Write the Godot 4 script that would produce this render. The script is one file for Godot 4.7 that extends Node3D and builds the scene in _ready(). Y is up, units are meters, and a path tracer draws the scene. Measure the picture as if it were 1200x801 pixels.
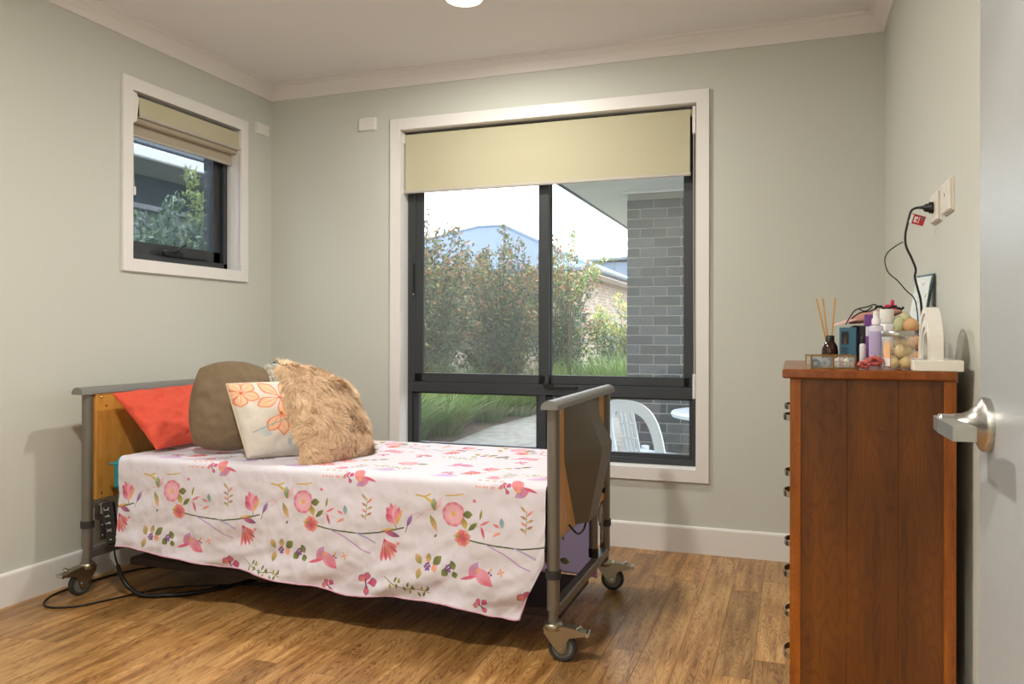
extends Node3D
# A bedroom with a care bed, two windows and a chest of drawers. x runs along the back wall, z from the back wall towards the door, y up, metres.

const W := 3.522        # room width
const H := 2.686        # ceiling height
const FRONT := 3.95     # room face of the wall with the door
const TOP := 1.048      # top of the chest of drawers
const YARD := -0.15     # level of the path outside

var M := {}
var used := {}
var rng := RandomNumberGenerator.new()


func _ready() -> void:
	rng.seed = 7
	# ---- camera
	var cam := Camera3D.new()
	cam.name = "camera"
	cam.projection = Camera3D.PROJECTION_FRUSTUM
	cam.near = 0.05
	cam.far = 200.0
	cam.size = 801.0 / 927.2856 * cam.near
	cam.frustum_offset = Vector2(0.0, -9.6099 / 927.2856 * cam.near)
	cam.transform = Transform3D(Basis(Vector3.UP, 0.3394) * Basis(Vector3.RIGHT, -0.0003) * Basis(Vector3.BACK, 0.0015), Vector3(3.0963, 1.1405, 4.2048))
	add_child(cam)
	# ---- sky, exposure
	var sky_mat := ProceduralSkyMaterial.new()
	sky_mat.sky_top_color = Color(0.86, 0.91, 0.97)
	sky_mat.sky_horizon_color = Color(0.96, 0.98, 1.0)
	sky_mat.ground_bottom_color = Color(0.45, 0.44, 0.42)
	sky_mat.ground_horizon_color = Color(0.7, 0.7, 0.7)
	sky_mat.sky_curve = 0.2
	sky_mat.energy_multiplier = 1.0
	var sky := Sky.new()
	sky.sky_material = sky_mat
	var env := Environment.new()
	env.background_mode = Environment.BG_SKY
	env.sky = sky
	env.background_energy_multiplier = 5.4
	env.tonemap_mode = Environment.TONE_MAPPER_LINEAR
	env.tonemap_exposure = 1.16
	env.sdfgi_enabled = true
	env.ssao_enabled = true
	env.ssil_enabled = true
	var we := WorldEnvironment.new()
	we.name = "world"
	we.environment = env
	add_child(we)
	# ---- lamps: the oyster light above the bed, and two unseen ones added as fill
	make_materials()
	ceiling_lamp(Vector3(1.68, H, 0.86), 2.25, "round white ceiling light with a glowing diffuser above the bed")
	ceiling_lamp(Vector3(1.72, H, 3.0), 4.6, "added unseen fill light, round and white, over the open floor before the bed")  # out of view, added to brighten faces turned to the camera
	ceiling_lamp(Vector3(2.5, H, 4.9), 7.0, "added unseen fill light, round and white, in the hall behind the doorway")  # added hall fill, out of view
	# ---- the setting, then the things
	room_shell()
	main_window()
	side_window()
	room_door()
	outside()
	bed()
	bedding()
	chest()
	chest_items()
	wall_things()
	floor_things()


# ------------------------------------------------------------------ mesh building
class Geo:
	var P := PackedVector3Array()
	var N := PackedVector3Array()
	var T := PackedVector2Array()
	var I := PackedInt32Array()

	func v(p: Vector3, n: Vector3, t := Vector2.ZERO) -> int:
		P.append(p)
		N.append(n)
		T.append(t)
		return P.size() - 1

	func tri(a: int, b: int, c: int) -> void:
		# front faces run clockwise
		if (P[b] - P[a]).cross(P[c] - P[a]).dot(N[a] + N[b] + N[c]) > 0.0:
			I.append_array(PackedInt32Array([a, c, b]))
		else:
			I.append_array(PackedInt32Array([a, b, c]))

	func quad(a: Vector3, b: Vector3, c: Vector3, d: Vector3, n: Vector3) -> void:
		var i := v(a, n, Vector2(0, 1))
		v(b, n, Vector2(1, 1))
		v(c, n, Vector2(1, 0))
		v(d, n, Vector2(0, 0))
		tri(i, i + 1, i + 2)
		tri(i, i + 2, i + 3)

	func face3(a: Vector3, b: Vector3, c: Vector3, n: Vector3) -> void:
		var i := v(a, n)
		v(b, n)
		v(c, n)
		tri(i, i + 1, i + 2)

	func box(c: Vector3, s: Vector3, bev := 0.0, bas := Basis()) -> Geo:
		var h := s * 0.5
		bev = minf(bev, minf(h.x, minf(h.y, h.z)) * 0.9)
		var at := func(sg: Vector3, full: int) -> Vector3:
			var q := Vector3()
			for k in 3:
				q[k] = sg[k] * (h[k] - (0.0 if k == full else bev))
			return c + bas * q
		for a in 3:
			var b := (a + 1) % 3
			var d := (a + 2) % 3
			for sa in [-1.0, 1.0]:
				var n := Vector3()
				n[a] = sa
				var q := []
				for e in [[-1.0, -1.0], [1.0, -1.0], [1.0, 1.0], [-1.0, 1.0]]:
					var sg := Vector3()
					sg[a] = sa
					sg[b] = e[0]
					sg[d] = e[1]
					q.append(at.call(sg, a))
				quad(q[0], q[1], q[2], q[3], bas * n)
				if bev > 0.0:
					for sb in [-1.0, 1.0]:
						var sg := Vector3()
						sg[a] = sa
						sg[b] = sb
						var m := sg.normalized()
						sg[d] = -1.0
						var q0: Vector3 = at.call(sg, a)
						var q3: Vector3 = at.call(sg, b)
						sg[d] = 1.0
						var q1: Vector3 = at.call(sg, a)
						var q2: Vector3 = at.call(sg, b)
						quad(q0, q1, q2, q3, bas * m)
		if bev > 0.0:
			for sx in [-1.0, 1.0]:
				for sy in [-1.0, 1.0]:
					for sz in [-1.0, 1.0]:
						var sg := Vector3(sx, sy, sz)
						face3(at.call(sg, 0), at.call(sg, 1), at.call(sg, 2), bas * sg.normalized())
		return self

	# box from two corners
	func span(a: Vector3, b: Vector3, bev := 0.0) -> Geo:
		return box((a + b) * 0.5, (b - a).abs(), bev)

	func lathe(prof: Array, segs := 24, xf := Transform3D()) -> Geo:
		var ns := []
		for i in prof.size() - 1:
			var d: Vector2 = prof[i + 1] - prof[i]
			ns.append(Vector2(d.y, -d.x).normalized())
		for i in prof.size() - 1:
			var n0: Vector2 = ns[i]
			var n1: Vector2 = ns[i]
			if i > 0 and ns[i - 1].dot(ns[i]) > 0.55:
				n0 = (ns[i - 1] + ns[i]).normalized()
			if i < ns.size() - 1 and ns[i + 1].dot(ns[i]) > 0.55:
				n1 = (ns[i + 1] + ns[i]).normalized()
			var first := P.size()
			for k in segs + 1:
				var a := TAU * k / segs
				var e := Vector3(cos(a), 0, sin(a))
				v(xf * (e * prof[i].x + Vector3.UP * prof[i].y), (xf.basis * (e * n0.x + Vector3.UP * n0.y)).normalized(), Vector2(float(k) / segs, float(i) / prof.size()))
				v(xf * (e * prof[i + 1].x + Vector3.UP * prof[i + 1].y), (xf.basis * (e * n1.x + Vector3.UP * n1.y)).normalized(), Vector2(float(k) / segs, float(i + 1) / prof.size()))
			for k in segs:
				var j := first + k * 2
				if prof[i].x > 1e-5:
					tri(j, j + 2, j + 1)
				if prof[i + 1].x > 1e-5:
					tri(j + 1, j + 2, j + 3)
		return self

	func tube(pts: Array, r: float, segs := 8, r_end := -1.0) -> Geo:
		if r_end < 0.0:
			r_end = r
		var n := pts.size()
		var up := Vector3.UP
		var first := P.size()
		var dir := Vector3.ZERO
		for i in n:
			var d: Vector3 = (pts[mini(i + 1, n - 1)] - pts[maxi(i - 1, 0)]).normalized()
			if i == 0:
				up = d.cross(Vector3.UP if absf(d.y) < 0.9 else Vector3.RIGHT).normalized()
			else:
				up = (up - d * up.dot(d)).normalized()
			dir = d
			var side := d.cross(up)
			var rr := lerpf(r, r_end, float(i) / maxf(n - 1, 1))
			for k in segs + 1:
				var a := TAU * k / segs
				var e := up * cos(a) + side * sin(a)
				v(pts[i] + e * rr, e, Vector2(float(k) / segs, float(i) / n))
		for i in n - 1:
			for k in segs:
				var j := first + i * (segs + 1) + k
				tri(j, j + 1, j + segs + 1)
				tri(j + 1, j + segs + 2, j + segs + 1)
		for e in [0, n - 1]:
			var d: Vector3 = ((pts[0] - pts[1]) if e == 0 else (pts[n - 1] - pts[n - 2])).normalized()
			var base: int = first + e * (segs + 1)
			var c := v(pts[e], d)
			for k in segs:
				var a := v(P[base + k], d)
				var b := v(P[base + k + 1], d)
				tri(c, a, b)
		return self

	func cyl(a: Vector3, b: Vector3, r: float, segs := 16, r_end := -1.0) -> Geo:
		return tube([a, b], r, segs, r_end)

	# polygon in the local xy plane, pushed along local +z
	func prism(poly: PackedVector2Array, depth: float, xf := Transform3D()) -> Geo:
		var t := Geometry2D.triangulate_polygon(poly)
		for side in 2:
			var n := xf.basis * Vector3(0, 0, -1.0 if side == 0 else 1.0)
			var first := P.size()
			for q in poly:
				v(xf * Vector3(q.x, q.y, depth * side), n.normalized(), q)
			for i in range(0, t.size(), 3):
				tri(first + t[i], first + t[i + 1], first + t[i + 2])
		var turn := -1.0 if Geometry2D.is_polygon_clockwise(poly) else 1.0
		for i in poly.size():
			var a := poly[i]
			var b := poly[(i + 1) % poly.size()]
			var d := (b - a).normalized()
			var n := xf.basis * (Vector3(d.y, -d.x, 0) * turn)
			quad(xf * Vector3(a.x, a.y, 0), xf * Vector3(b.x, b.y, 0), xf * Vector3(b.x, b.y, depth), xf * Vector3(a.x, a.y, depth), n.normalized())
		return self

	# rows of points with smooth normals; flip turns the normals over
	func grid(rows: Array, uvs: Array, flip := false, wrap := false) -> Geo:
		var first := P.size()
		var nr := rows.size()
		var nc: int = rows[0].size()
		for i in nr:
			for j in nc:
				var du: Vector3
				if wrap:
					du = rows[i][1 if j == nc - 1 else j + 1] - rows[i][nc - 2 if j == 0 else j - 1]
				else:
					du = rows[i][mini(j + 1, nc - 1)] - rows[i][maxi(j - 1, 0)]
				var dv: Vector3 = rows[mini(i + 1, nr - 1)][j] - rows[maxi(i - 1, 0)][j]
				var n := du.cross(dv)
				n = n.normalized() if n.length() > 1e-12 else Vector3.UP
				v(rows[i][j], -n if flip else n, uvs[i][j] if uvs else Vector2(float(j) / (nc - 1), float(i) / (nr - 1)))
		for i in nr - 1:
			for j in nc - 1:
				var k := first + i * nc + j
				var q := [k, k + 1, k + nc + 1, k + nc]
				tri(q[0], q[1], q[2])
				tri(q[0], q[2], q[3])
		return self

	func ball(c: Vector3, s: Vector3, segs := 16, bas := Basis()) -> Geo:
		var rows_n := maxi(6, segs / 2)
		var first := P.size()
		for i in rows_n + 1:
			var th := PI * i / rows_n
			for j in segs + 1:
				var ph := TAU * j / segs
				var e := Vector3(sin(th) * cos(ph), cos(th), sin(th) * sin(ph))
				v(c + bas * (e * s), (bas * (e / s)).normalized(), Vector2(float(j) / segs, float(i) / rows_n))
		for i in rows_n:
			for j in segs:
				var k := first + i * (segs + 1) + j
				if i > 0:
					tri(k, k + 1, k + segs + 1)
				if i < rows_n - 1:
					tri(k + 1, k + segs + 2, k + segs + 1)
		return self

	func mesh() -> ArrayMesh:
		var a := []
		a.resize(Mesh.ARRAY_MAX)
		a[Mesh.ARRAY_VERTEX] = P
		a[Mesh.ARRAY_NORMAL] = N
		a[Mesh.ARRAY_TEX_UV] = T
		a[Mesh.ARRAY_INDEX] = I
		var m := ArrayMesh.new()
		m.add_surface_from_arrays(Mesh.PRIMITIVE_TRIANGLES, a)
		return m


# ------------------------------------------------------------------ naming and tagging
func numbered(called: String) -> String:
	var n: int = used.get(called, 0)
	used[called] = n + 1
	return called if n == 0 else "%s_%03d" % [called, n]


func tag(o: Node, label: String, category: String, group := "", kind := "") -> void:
	o.set_meta("label", label)
	if category:
		o.set_meta("category", category)
	if group:
		o.set_meta("group", group)
	if kind:
		o.set_meta("kind", kind)


func thing(called: String, label: String, category: String, at := Vector3.ZERO, turn := 0.0, group := "") -> Node3D:
	var o := Node3D.new()
	o.name = numbered(called)
	o.position = at
	o.rotation.y = turn
	tag(o, label, category, group)
	add_child(o)
	return o


func setting(called: String, label: String, category: String) -> Node3D:
	var o := thing(called, label, category)
	o.set_meta("kind", "structure")
	return o


func part(parent: Node3D, called: String, g: Geo, m: Material, label := "") -> MeshInstance3D:
	return part_mesh(parent, called, g.mesh(), m, label)


func part_mesh(parent: Node3D, called: String, mesh: Mesh, m: Material, label := "") -> MeshInstance3D:
	var o := MeshInstance3D.new()
	o.name = called
	o.mesh = mesh
	o.material_override = m
	if label:
		o.set_meta("label", label)
	parent.add_child(o, true)
	return o


func solo(called: String, g: Geo, m: Material, label: String, category: String, group := "", kind := "") -> MeshInstance3D:
	var o := MeshInstance3D.new()
	o.name = numbered(called)
	o.mesh = g.mesh()
	o.material_override = m
	tag(o, label, category, group, kind)
	add_child(o)
	return o


func curve(pts: Array, n := 8) -> Array:
	# Catmull-Rom through the points
	var out := []
	for i in pts.size() - 1:
		var a: Vector3 = pts[maxi(i - 1, 0)]
		var b: Vector3 = pts[i]
		var c: Vector3 = pts[i + 1]
		var d: Vector3 = pts[mini(i + 2, pts.size() - 1)]
		for k in n:
			out.append(b.cubic_interpolate(c, a, d, float(k) / n))
	out.append(pts[pts.size() - 1])
	return out


# ------------------------------------------------------------------ materials
func mat(called: String, c: Color, rough := 0.6, metal := 0.0) -> StandardMaterial3D:
	var m := StandardMaterial3D.new()
	m.resource_name = called
	m.albedo_color = c
	m.roughness = rough
	m.metallic = metal
	M[called] = m
	return m


func planes(m: StandardMaterial3D, scale: Vector3, world := false) -> void:
	m.uv1_triplanar = true
	m.uv1_world_triplanar = world
	m.uv1_scale = scale
	m.uv1_triplanar_sharpness = 8.0


func glass(called: String, c: Color, alpha: float, rough := 0.02) -> StandardMaterial3D:
	var m := mat(called, Color(c.r, c.g, c.b, alpha), rough)
	m.transparency = BaseMaterial3D.TRANSPARENCY_ALPHA
	return m


func noise_image(size: Vector2i, freq: float, octaves: int, sd: int) -> Image:
	var f := FastNoiseLite.new()
	f.seed = sd
	f.noise_type = FastNoiseLite.TYPE_SIMPLEX_SMOOTH
	f.frequency = freq
	f.fractal_octaves = octaves
	return f.get_seamless_image(size.x, size.y)


func noise_bump(m: StandardMaterial3D, freq: float, octaves: int, scale_cm: float, tile: float, world := false) -> void:
	m.heightmap_enabled = true
	m.heightmap_texture = ImageTexture.create_from_image(noise_image(Vector2i(256, 256), freq, octaves, 11))
	m.heightmap_scale = scale_cm
	planes(m, Vector3.ONE / tile, world)


# wood with its grain along v; ramp: dark to light colours
func wood_image(w: int, h: int, ramp: Array, rings: float, sd: int, streak: float, stretch: float, blotch := 0.4, lines := 0.25, mirrored := true) -> Image:
	var big := FastNoiseLite.new()
	big.seed = sd
	big.frequency = 1.0
	big.fractal_octaves = 2
	var fine := FastNoiseLite.new()
	fine.seed = sd + 1
	fine.frequency = 1.0
	fine.fractal_octaves = 3
	var im := Image.create(w, h, false, Image.FORMAT_RGB8)
	for y in h:
		# the texture mirrors itself along the grain so that it repeats without a seam
		var v := (absf(2.0 * y / h - 1.0) if mirrored else 2.0 * y / h) * stretch
		for x in w:
			var u := float(x) / w
			var mu := absf(2.0 * u - 1.0) if mirrored else 2.0 * u
			var g := big.get_noise_2d(mu * 2.2, v * (1.1 if mirrored else 0.7)) + 0.18 * big.get_noise_2d(mu * 6.0 + 40.0, v * 1.6)
			var ring := g * rings
			ring = absf(2.0 * (ring - floorf(ring)) - 1.0)
			ring = pow(1.0 - ring, 3.0)
			var s := fine.get_noise_2d(mu * 60.0, v * 2.2) * streak
			var tone := clampf(0.62 + blotch * fine.get_noise_2d(mu * 3.0 + 90.0, v * 0.8) - lines * ring + s, 0.0, 1.0)
			var k := tone * (ramp.size() - 1)
			var i := mini(int(k), ramp.size() - 2)
			im.set_pixel(x, y, ramp[i].lerp(ramp[i + 1], k - i))
	return im


func textured(called: String, im: Image, rough: float, scale: Vector3, world := false) -> StandardMaterial3D:
	var m := mat(called, Color.WHITE, rough)
	m.albedo_texture = ImageTexture.create_from_image(im)
	planes(m, scale, world)
	return m


# speckled colour between the ramp's colours, for concrete, soil, brick
func speckle_image(size: int, freq: float, ramp: Array, sd: int, octaves := 4) -> Image:
	var src := noise_image(Vector2i(size, size), freq, octaves, sd)
	src.convert(Image.FORMAT_L8)
	var im := Image.create(size, size, false, Image.FORMAT_RGB8)
	for y in size:
		for x in size:
			var k := clampf(src.get_pixel(x, y).r, 0.0, 0.999) * (ramp.size() - 1)
			var i := int(k)
			im.set_pixel(x, y, ramp[i].lerp(ramp[i + 1], k - i))
	return im


func make_materials() -> void:
	noise_bump(mat("wall", Color(0.80, 0.808, 0.775), 0.75), 0.08, 3, 0.03, 0.12, true)
	mat("ceiling", Color(0.91, 0.905, 0.90), 0.9)
	mat("trim", Color(0.91, 0.90, 0.89), 0.45)
	mat("white", Color(0.90, 0.89, 0.87), 0.4)
	mat("door", Color(0.60, 0.615, 0.625), 0.27)
	noise_bump(M.door, 0.12, 2, 0.012, 0.05)
	mat("charcoal", Color(0.22, 0.235, 0.25), 0.42, 0.15)
	mat("black", Color(0.03, 0.03, 0.033), 0.45)
	mat("rubber", Color(0.20, 0.195, 0.19), 0.7)
	mat("grey_rim", Color(0.42, 0.42, 0.41), 0.5)
	mat("chrome", Color(0.74, 0.735, 0.72), 0.22, 1.0)
	mat("satin", Color(0.70, 0.69, 0.67), 0.3, 1.0)
	mat("zinc", Color(0.68, 0.65, 0.58), 0.34, 1.0)
	mat("bed_metal", Color(0.50, 0.485, 0.455), 0.38, 0.55)
	mat("bed_rail", Color(0.50, 0.50, 0.48), 0.4, 0.1)
	mat("bed_cover", Color(0.40, 0.365, 0.315), 0.5)
	mat("deck", Color(0.22, 0.15, 0.14), 0.6)
	mat("blind", Color(0.745, 0.725, 0.615), 0.85)
	noise_bump(M.blind, 0.3, 2, 0.02, 0.03)
	mat("blind_sheer", Color(0.70, 0.655, 0.58), 0.85)
	mat("blind_rail", Color(0.72, 0.70, 0.66), 0.4)
	glass("pane", Color(0.9, 0.97, 0.98), 0.04)
	glass("screen", Color(0.16, 0.21, 0.26), 0.22, 0.9)
	glass("screen_side", Color(0.20, 0.30, 0.36), 0.30, 0.9)
	# cloth
	mat("teal", Color(0.13, 0.53, 0.58), 0.8)
	noise_bump(M.teal, 0.1, 2, 0.15, 0.12)
	mat("red_cloth", Color(0.86, 0.32, 0.23), 0.8)
	mat("brown_cloth", Color(0.46, 0.385, 0.29), 0.75)
	mat("fur_base", Color(0.84, 0.68, 0.52), 0.9)
	mat("fur_back", Color(0.80, 0.72, 0.66), 0.8)
	var fur := mat("fur", Color.WHITE, 0.7)
	fur.vertex_color_use_as_albedo = true
	noise_bump(M.red_cloth, 0.012, 2, 1.4, 0.5)
	noise_bump(M.brown_cloth, 0.012, 2, 0.5, 0.5)
	for cloth in ["red_cloth", "brown_cloth", "fur_back"]:
		var cm: StandardMaterial3D = M[cloth]
		cm.rim_enabled = true
		cm.rim = 0.25
	# wood
	var plank_ramp := [Color(0.41, 0.265, 0.14), Color(0.62, 0.445, 0.255), Color(0.755, 0.58, 0.37), Color(0.87, 0.71, 0.50)]
	var plank := ImageTexture.create_from_image(wood_image(384, 768, plank_ramp, 5.0, 3, 0.22, 2.2, 0.42, 0.46, false))
	for k in 8:
		var t: float = [0.97, 0.87, 0.93, 1.0, 0.84, 0.95, 0.90, 1.0][k]
		var pm := mat("plank%d" % k, Color(t, t * [1.0, 0.985, 0.98, 0.99, 0.985, 0.98, 0.99, 0.985][k], t * [0.98, 0.95, 0.94, 0.97, 0.94, 0.93, 0.97, 0.95][k]).clamp(), 0.30)
		pm.albedo_texture = plank
		planes(pm, Vector3(3.6, 1.0, 0.55))
		pm.uv1_offset = Vector3([0.25, 0.5, 0.75][k % 3], 0.0, [0.27, 0.73, 0.5][(k / 3) % 3])
	mat("floor_gap", Color(0.46, 0.36, 0.25), 0.9)
	var chest_ramp := [Color(0.22, 0.10, 0.0), Color(0.31, 0.155, 0.0), Color(0.375, 0.195, 0.0), Color(0.45, 0.25, 0.01)]
	textured("chest", wood_image(384, 768, chest_ramp, 3.5, 21, 0.05, 1.0), 0.42, Vector3(2.4, 1.0, 1.1))
	M.chest.uv1_scale = Vector3(2.4, 1.05, 2.4)
	var top_ramp := [Color(0.38, 0.18, 0.05), Color(0.49, 0.25, 0.08), Color(0.60, 0.33, 0.12)]
	textured("chest_top", wood_image(256, 512, top_ramp, 5.0, 33, 0.10, 2.0), 0.25, Vector3(3.0, 3.0, 1.2))
	textured("chest_frame", wood_image(256, 512, [Color(0.40, 0.19, 0.02), Color(0.52, 0.27, 0.035), Color(0.62, 0.35, 0.07)], 3.0, 45, 0.14, 2.0), 0.33, Vector3(5.0, 1.0, 5.0))
	var beech := [Color(0.70, 0.47, 0.19), Color(0.79, 0.56, 0.25), Color(0.85, 0.63, 0.31)]
	textured("beech", wood_image(256, 512, beech, 1.5, 57, 0.16, 1.0), 0.35, Vector3(3.0, 1.5, 3.0))
	# outside
	textured("brick", speckle_image(128, 0.12, [Color(0.17, 0.185, 0.20), Color(0.27, 0.285, 0.30), Color(0.36, 0.375, 0.39)], 5), 0.85, Vector3.ONE * 3.0, true)
	textured("brick_light", speckle_image(128, 0.12, [Color(0.25, 0.265, 0.28), Color(0.34, 0.355, 0.37), Color(0.43, 0.445, 0.46)], 6), 0.85, Vector3.ONE * 3.0, true)
	mat("mortar", Color(0.62, 0.61, 0.58), 0.95)
	mat("soffit", Color(0.93, 0.945, 0.92), 0.8)
	mat("gutter", Color(0.36, 0.41, 0.45), 0.5)
	textured("concrete", speckle_image(256, 0.03, [Color(0.44, 0.42, 0.38), Color(0.53, 0.51, 0.465), Color(0.60, 0.58, 0.53)], 9), 0.9, Vector3.ONE * 0.6, true)
	textured("soil", speckle_image(256, 0.06, [Color(0.22, 0.17, 0.12), Color(0.36, 0.29, 0.22), Color(0.50, 0.42, 0.33)], 10), 0.95, Vector3.ONE * 0.8, true)
	mat("roof", Color(0.40, 0.47, 0.56), 0.6)
	mat("far_wall", Color(0.42, 0.48, 0.54), 0.8)
	mat("fascia", Color(0.90, 0.91, 0.90), 0.6)
	mat("dark_wall", Color(0.20, 0.23, 0.26), 0.8)
	textured("paling", wood_image(128, 256, [Color(0.36, 0.36, 0.36), Color(0.50, 0.51, 0.52), Color(0.62, 0.63, 0.64)], 2.0, 61, 0.3, 1.0), 0.9, Vector3(4.0, 1.0, 4.0), true)
	mat("plastic", Color(0.88, 0.91, 0.93), 0.4)
	var leaf := mat("leaf", Color.WHITE, 0.45)
	leaf.vertex_color_use_as_albedo = true
	leaf.backlight_enabled = true
	leaf.backlight = Color(0.5, 0.6, 0.3)
	mat("bark", Color(0.30, 0.23, 0.18), 0.9)
	# far brickwork, courses a few pixels high at that distance
	var fb := Image.create(256, 256, false, Image.FORMAT_RGB8)
	fb.fill(Color(0.72, 0.68, 0.62))
	for row in 16:
		for col in 9:
			var t := 0.9 + 0.2 * rng.randf()
			var c := Color(0.60, 0.53, 0.46) if rng.randf() < 0.7 else Color(0.66, 0.60, 0.53)
			fb.fill_rect(Rect2i(col * 32 - (16 if row % 2 else 0), row * 16, 29, 13), Color(c.r * t, c.g * t, c.b * t))
	textured("far_brick", fb, 0.9, Vector3.ONE * 0.72, true)
	# small things
	var lamp := mat("lamp_glow", Color(1, 0.97, 0.9), 0.5)
	lamp.emission_enabled = true
	lamp.emission = Color(1.0, 0.93, 0.80)
	lamp.emission_energy_multiplier = 2.2
	mat("amber", Color(0.20, 0.07, 0.02), 0.12)
	mat("reed", Color(0.80, 0.60, 0.33), 0.7)
	mat("brass", Color(0.62, 0.47, 0.25), 0.35, 0.9)
	glass("clear", Color(0.95, 0.98, 1.0), 0.10)
	mat("blue_box", Color(0.22, 0.40, 0.50), 0.5)
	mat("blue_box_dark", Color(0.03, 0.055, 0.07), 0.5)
	mat("lavender", Color(0.82, 0.80, 0.88), 0.25)
	mat("lavender_label", Color(0.70, 0.645, 0.80), 0.5)
	mat("purple", Color(0.46, 0.25, 0.55), 0.4)
	mat("pump", Color(0.90, 0.89, 0.90), 0.3)
	mat("scrunchie", Color(0.76, 0.38, 0.36), 0.8)
	mat("sponge", Color(0.85, 0.74, 0.50), 0.9)
	mat("sponge_print", Color(0.48, 0.42, 0.20), 0.9)
	mat("puff_orange", Color(0.87, 0.69, 0.51), 0.8)
	mat("puff_green", Color(0.78, 0.78, 0.62), 0.9)
	mat("orange_label", Color(0.93, 0.73, 0.56), 0.5)
	mat("plaster", Color(0.90, 0.885, 0.86), 0.75)
	mat("pink", Color(0.86, 0.18, 0.33), 0.6)
	mat("pouch", Color(0.72, 0.52, 0.47), 0.7)
	mat("pale_pink", Color(0.85, 0.68, 0.67), 0.7)
	mat("tag_red", Color(0.70, 0.10, 0.12), 0.4)
	mat("outlet", Color(0.90, 0.875, 0.84), 0.35)
	mat("teal_edge", Color(0.06, 0.22, 0.24), 0.4)
	mat("plaque", Color(0.82, 0.85, 0.83), 0.4)
	mat("petal_white", Color(0.90, 0.89, 0.85), 0.7)
	mat("leaf_green", Color(0.14, 0.28, 0.07), 0.6)
	mat("icon", Color(0.75, 0.75, 0.75), 0.5)


func ceiling_lamp(at: Vector3, energy: float, label: String) -> void:
	var o := thing("ceiling_light", label, "light", at)
	part(o, "rim", Geo.new().lathe([Vector2(0.0, -0.012), Vector2(0.085, -0.014), Vector2(0.10, -0.016), Vector2(0.108, -0.008), Vector2(0.11, 0.0)], 40), M.white)
	part(o, "diffuser", Geo.new().lathe([Vector2(0.0, -0.024), Vector2(0.05, -0.023), Vector2(0.082, -0.018), Vector2(0.085, -0.013)], 40), M.lamp_glow)
	var l := AreaLight3D.new()
	l.name = "lamp"
	l.light_color = Color(1.0, 0.98, 0.94)
	l.light_energy = energy
	l.area_size = Vector2(0.15, 0.15)
	l.area_range = 20.0
	l.area_attenuation = 2.0
	l.shadow_enabled = true
	l.rotation_degrees = Vector3(-90, 0, 0)
	l.position = at + Vector3(0, -0.03, 0)
	add_child(l)


# ------------------------------------------------------------------ the room
# wall pieces round one opening: across = the axis of thickness
func wall_with_hole(g: Geo, lo: Vector3, hi: Vector3, hlo: Vector3, hhi: Vector3, along: int) -> Geo:
	var a := lo
	var b := hi
	b[along] = hlo[along]
	g.span(a, b)
	a = lo
	b = hi
	a[along] = hhi[along]
	g.span(a, b)
	if hlo.y > lo.y:
		a = lo
		b = hi
		a[along] = hlo[along]
		b[along] = hhi[along]
		b.y = hlo.y
		g.span(a, b)
	a = lo
	b = hi
	a[along] = hlo[along]
	b[along] = hhi[along]
	a.y = hhi.y
	g.span(a, b)
	return g


# profile of (distance from wall, height) points carried along a wall, its ends mitred
func moulding(prof: Array, a: Vector3, b: Vector3, inward: Vector3, mitre := 1.0) -> Geo:
	var g := Geo.new()
	var dir := (b - a).normalized()
	for i in prof.size():
		var p: Vector2 = prof[i]
		var q: Vector2 = prof[(i + 1) % prof.size()]
		var pts := []
		for e in [[p, a, 1.0], [q, a, 1.0], [q, b, -1.0], [p, b, -1.0]]:
			pts.append(e[1] + inward * e[0].x + Vector3.UP * e[0].y + dir * e[0].x * e[2] * mitre)
		var d := (q - p).normalized()
		var n := (inward * d.y + Vector3.UP * -d.x).normalized()
		g.quad(pts[0], pts[1], pts[2], pts[3], n)
	return g


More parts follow.
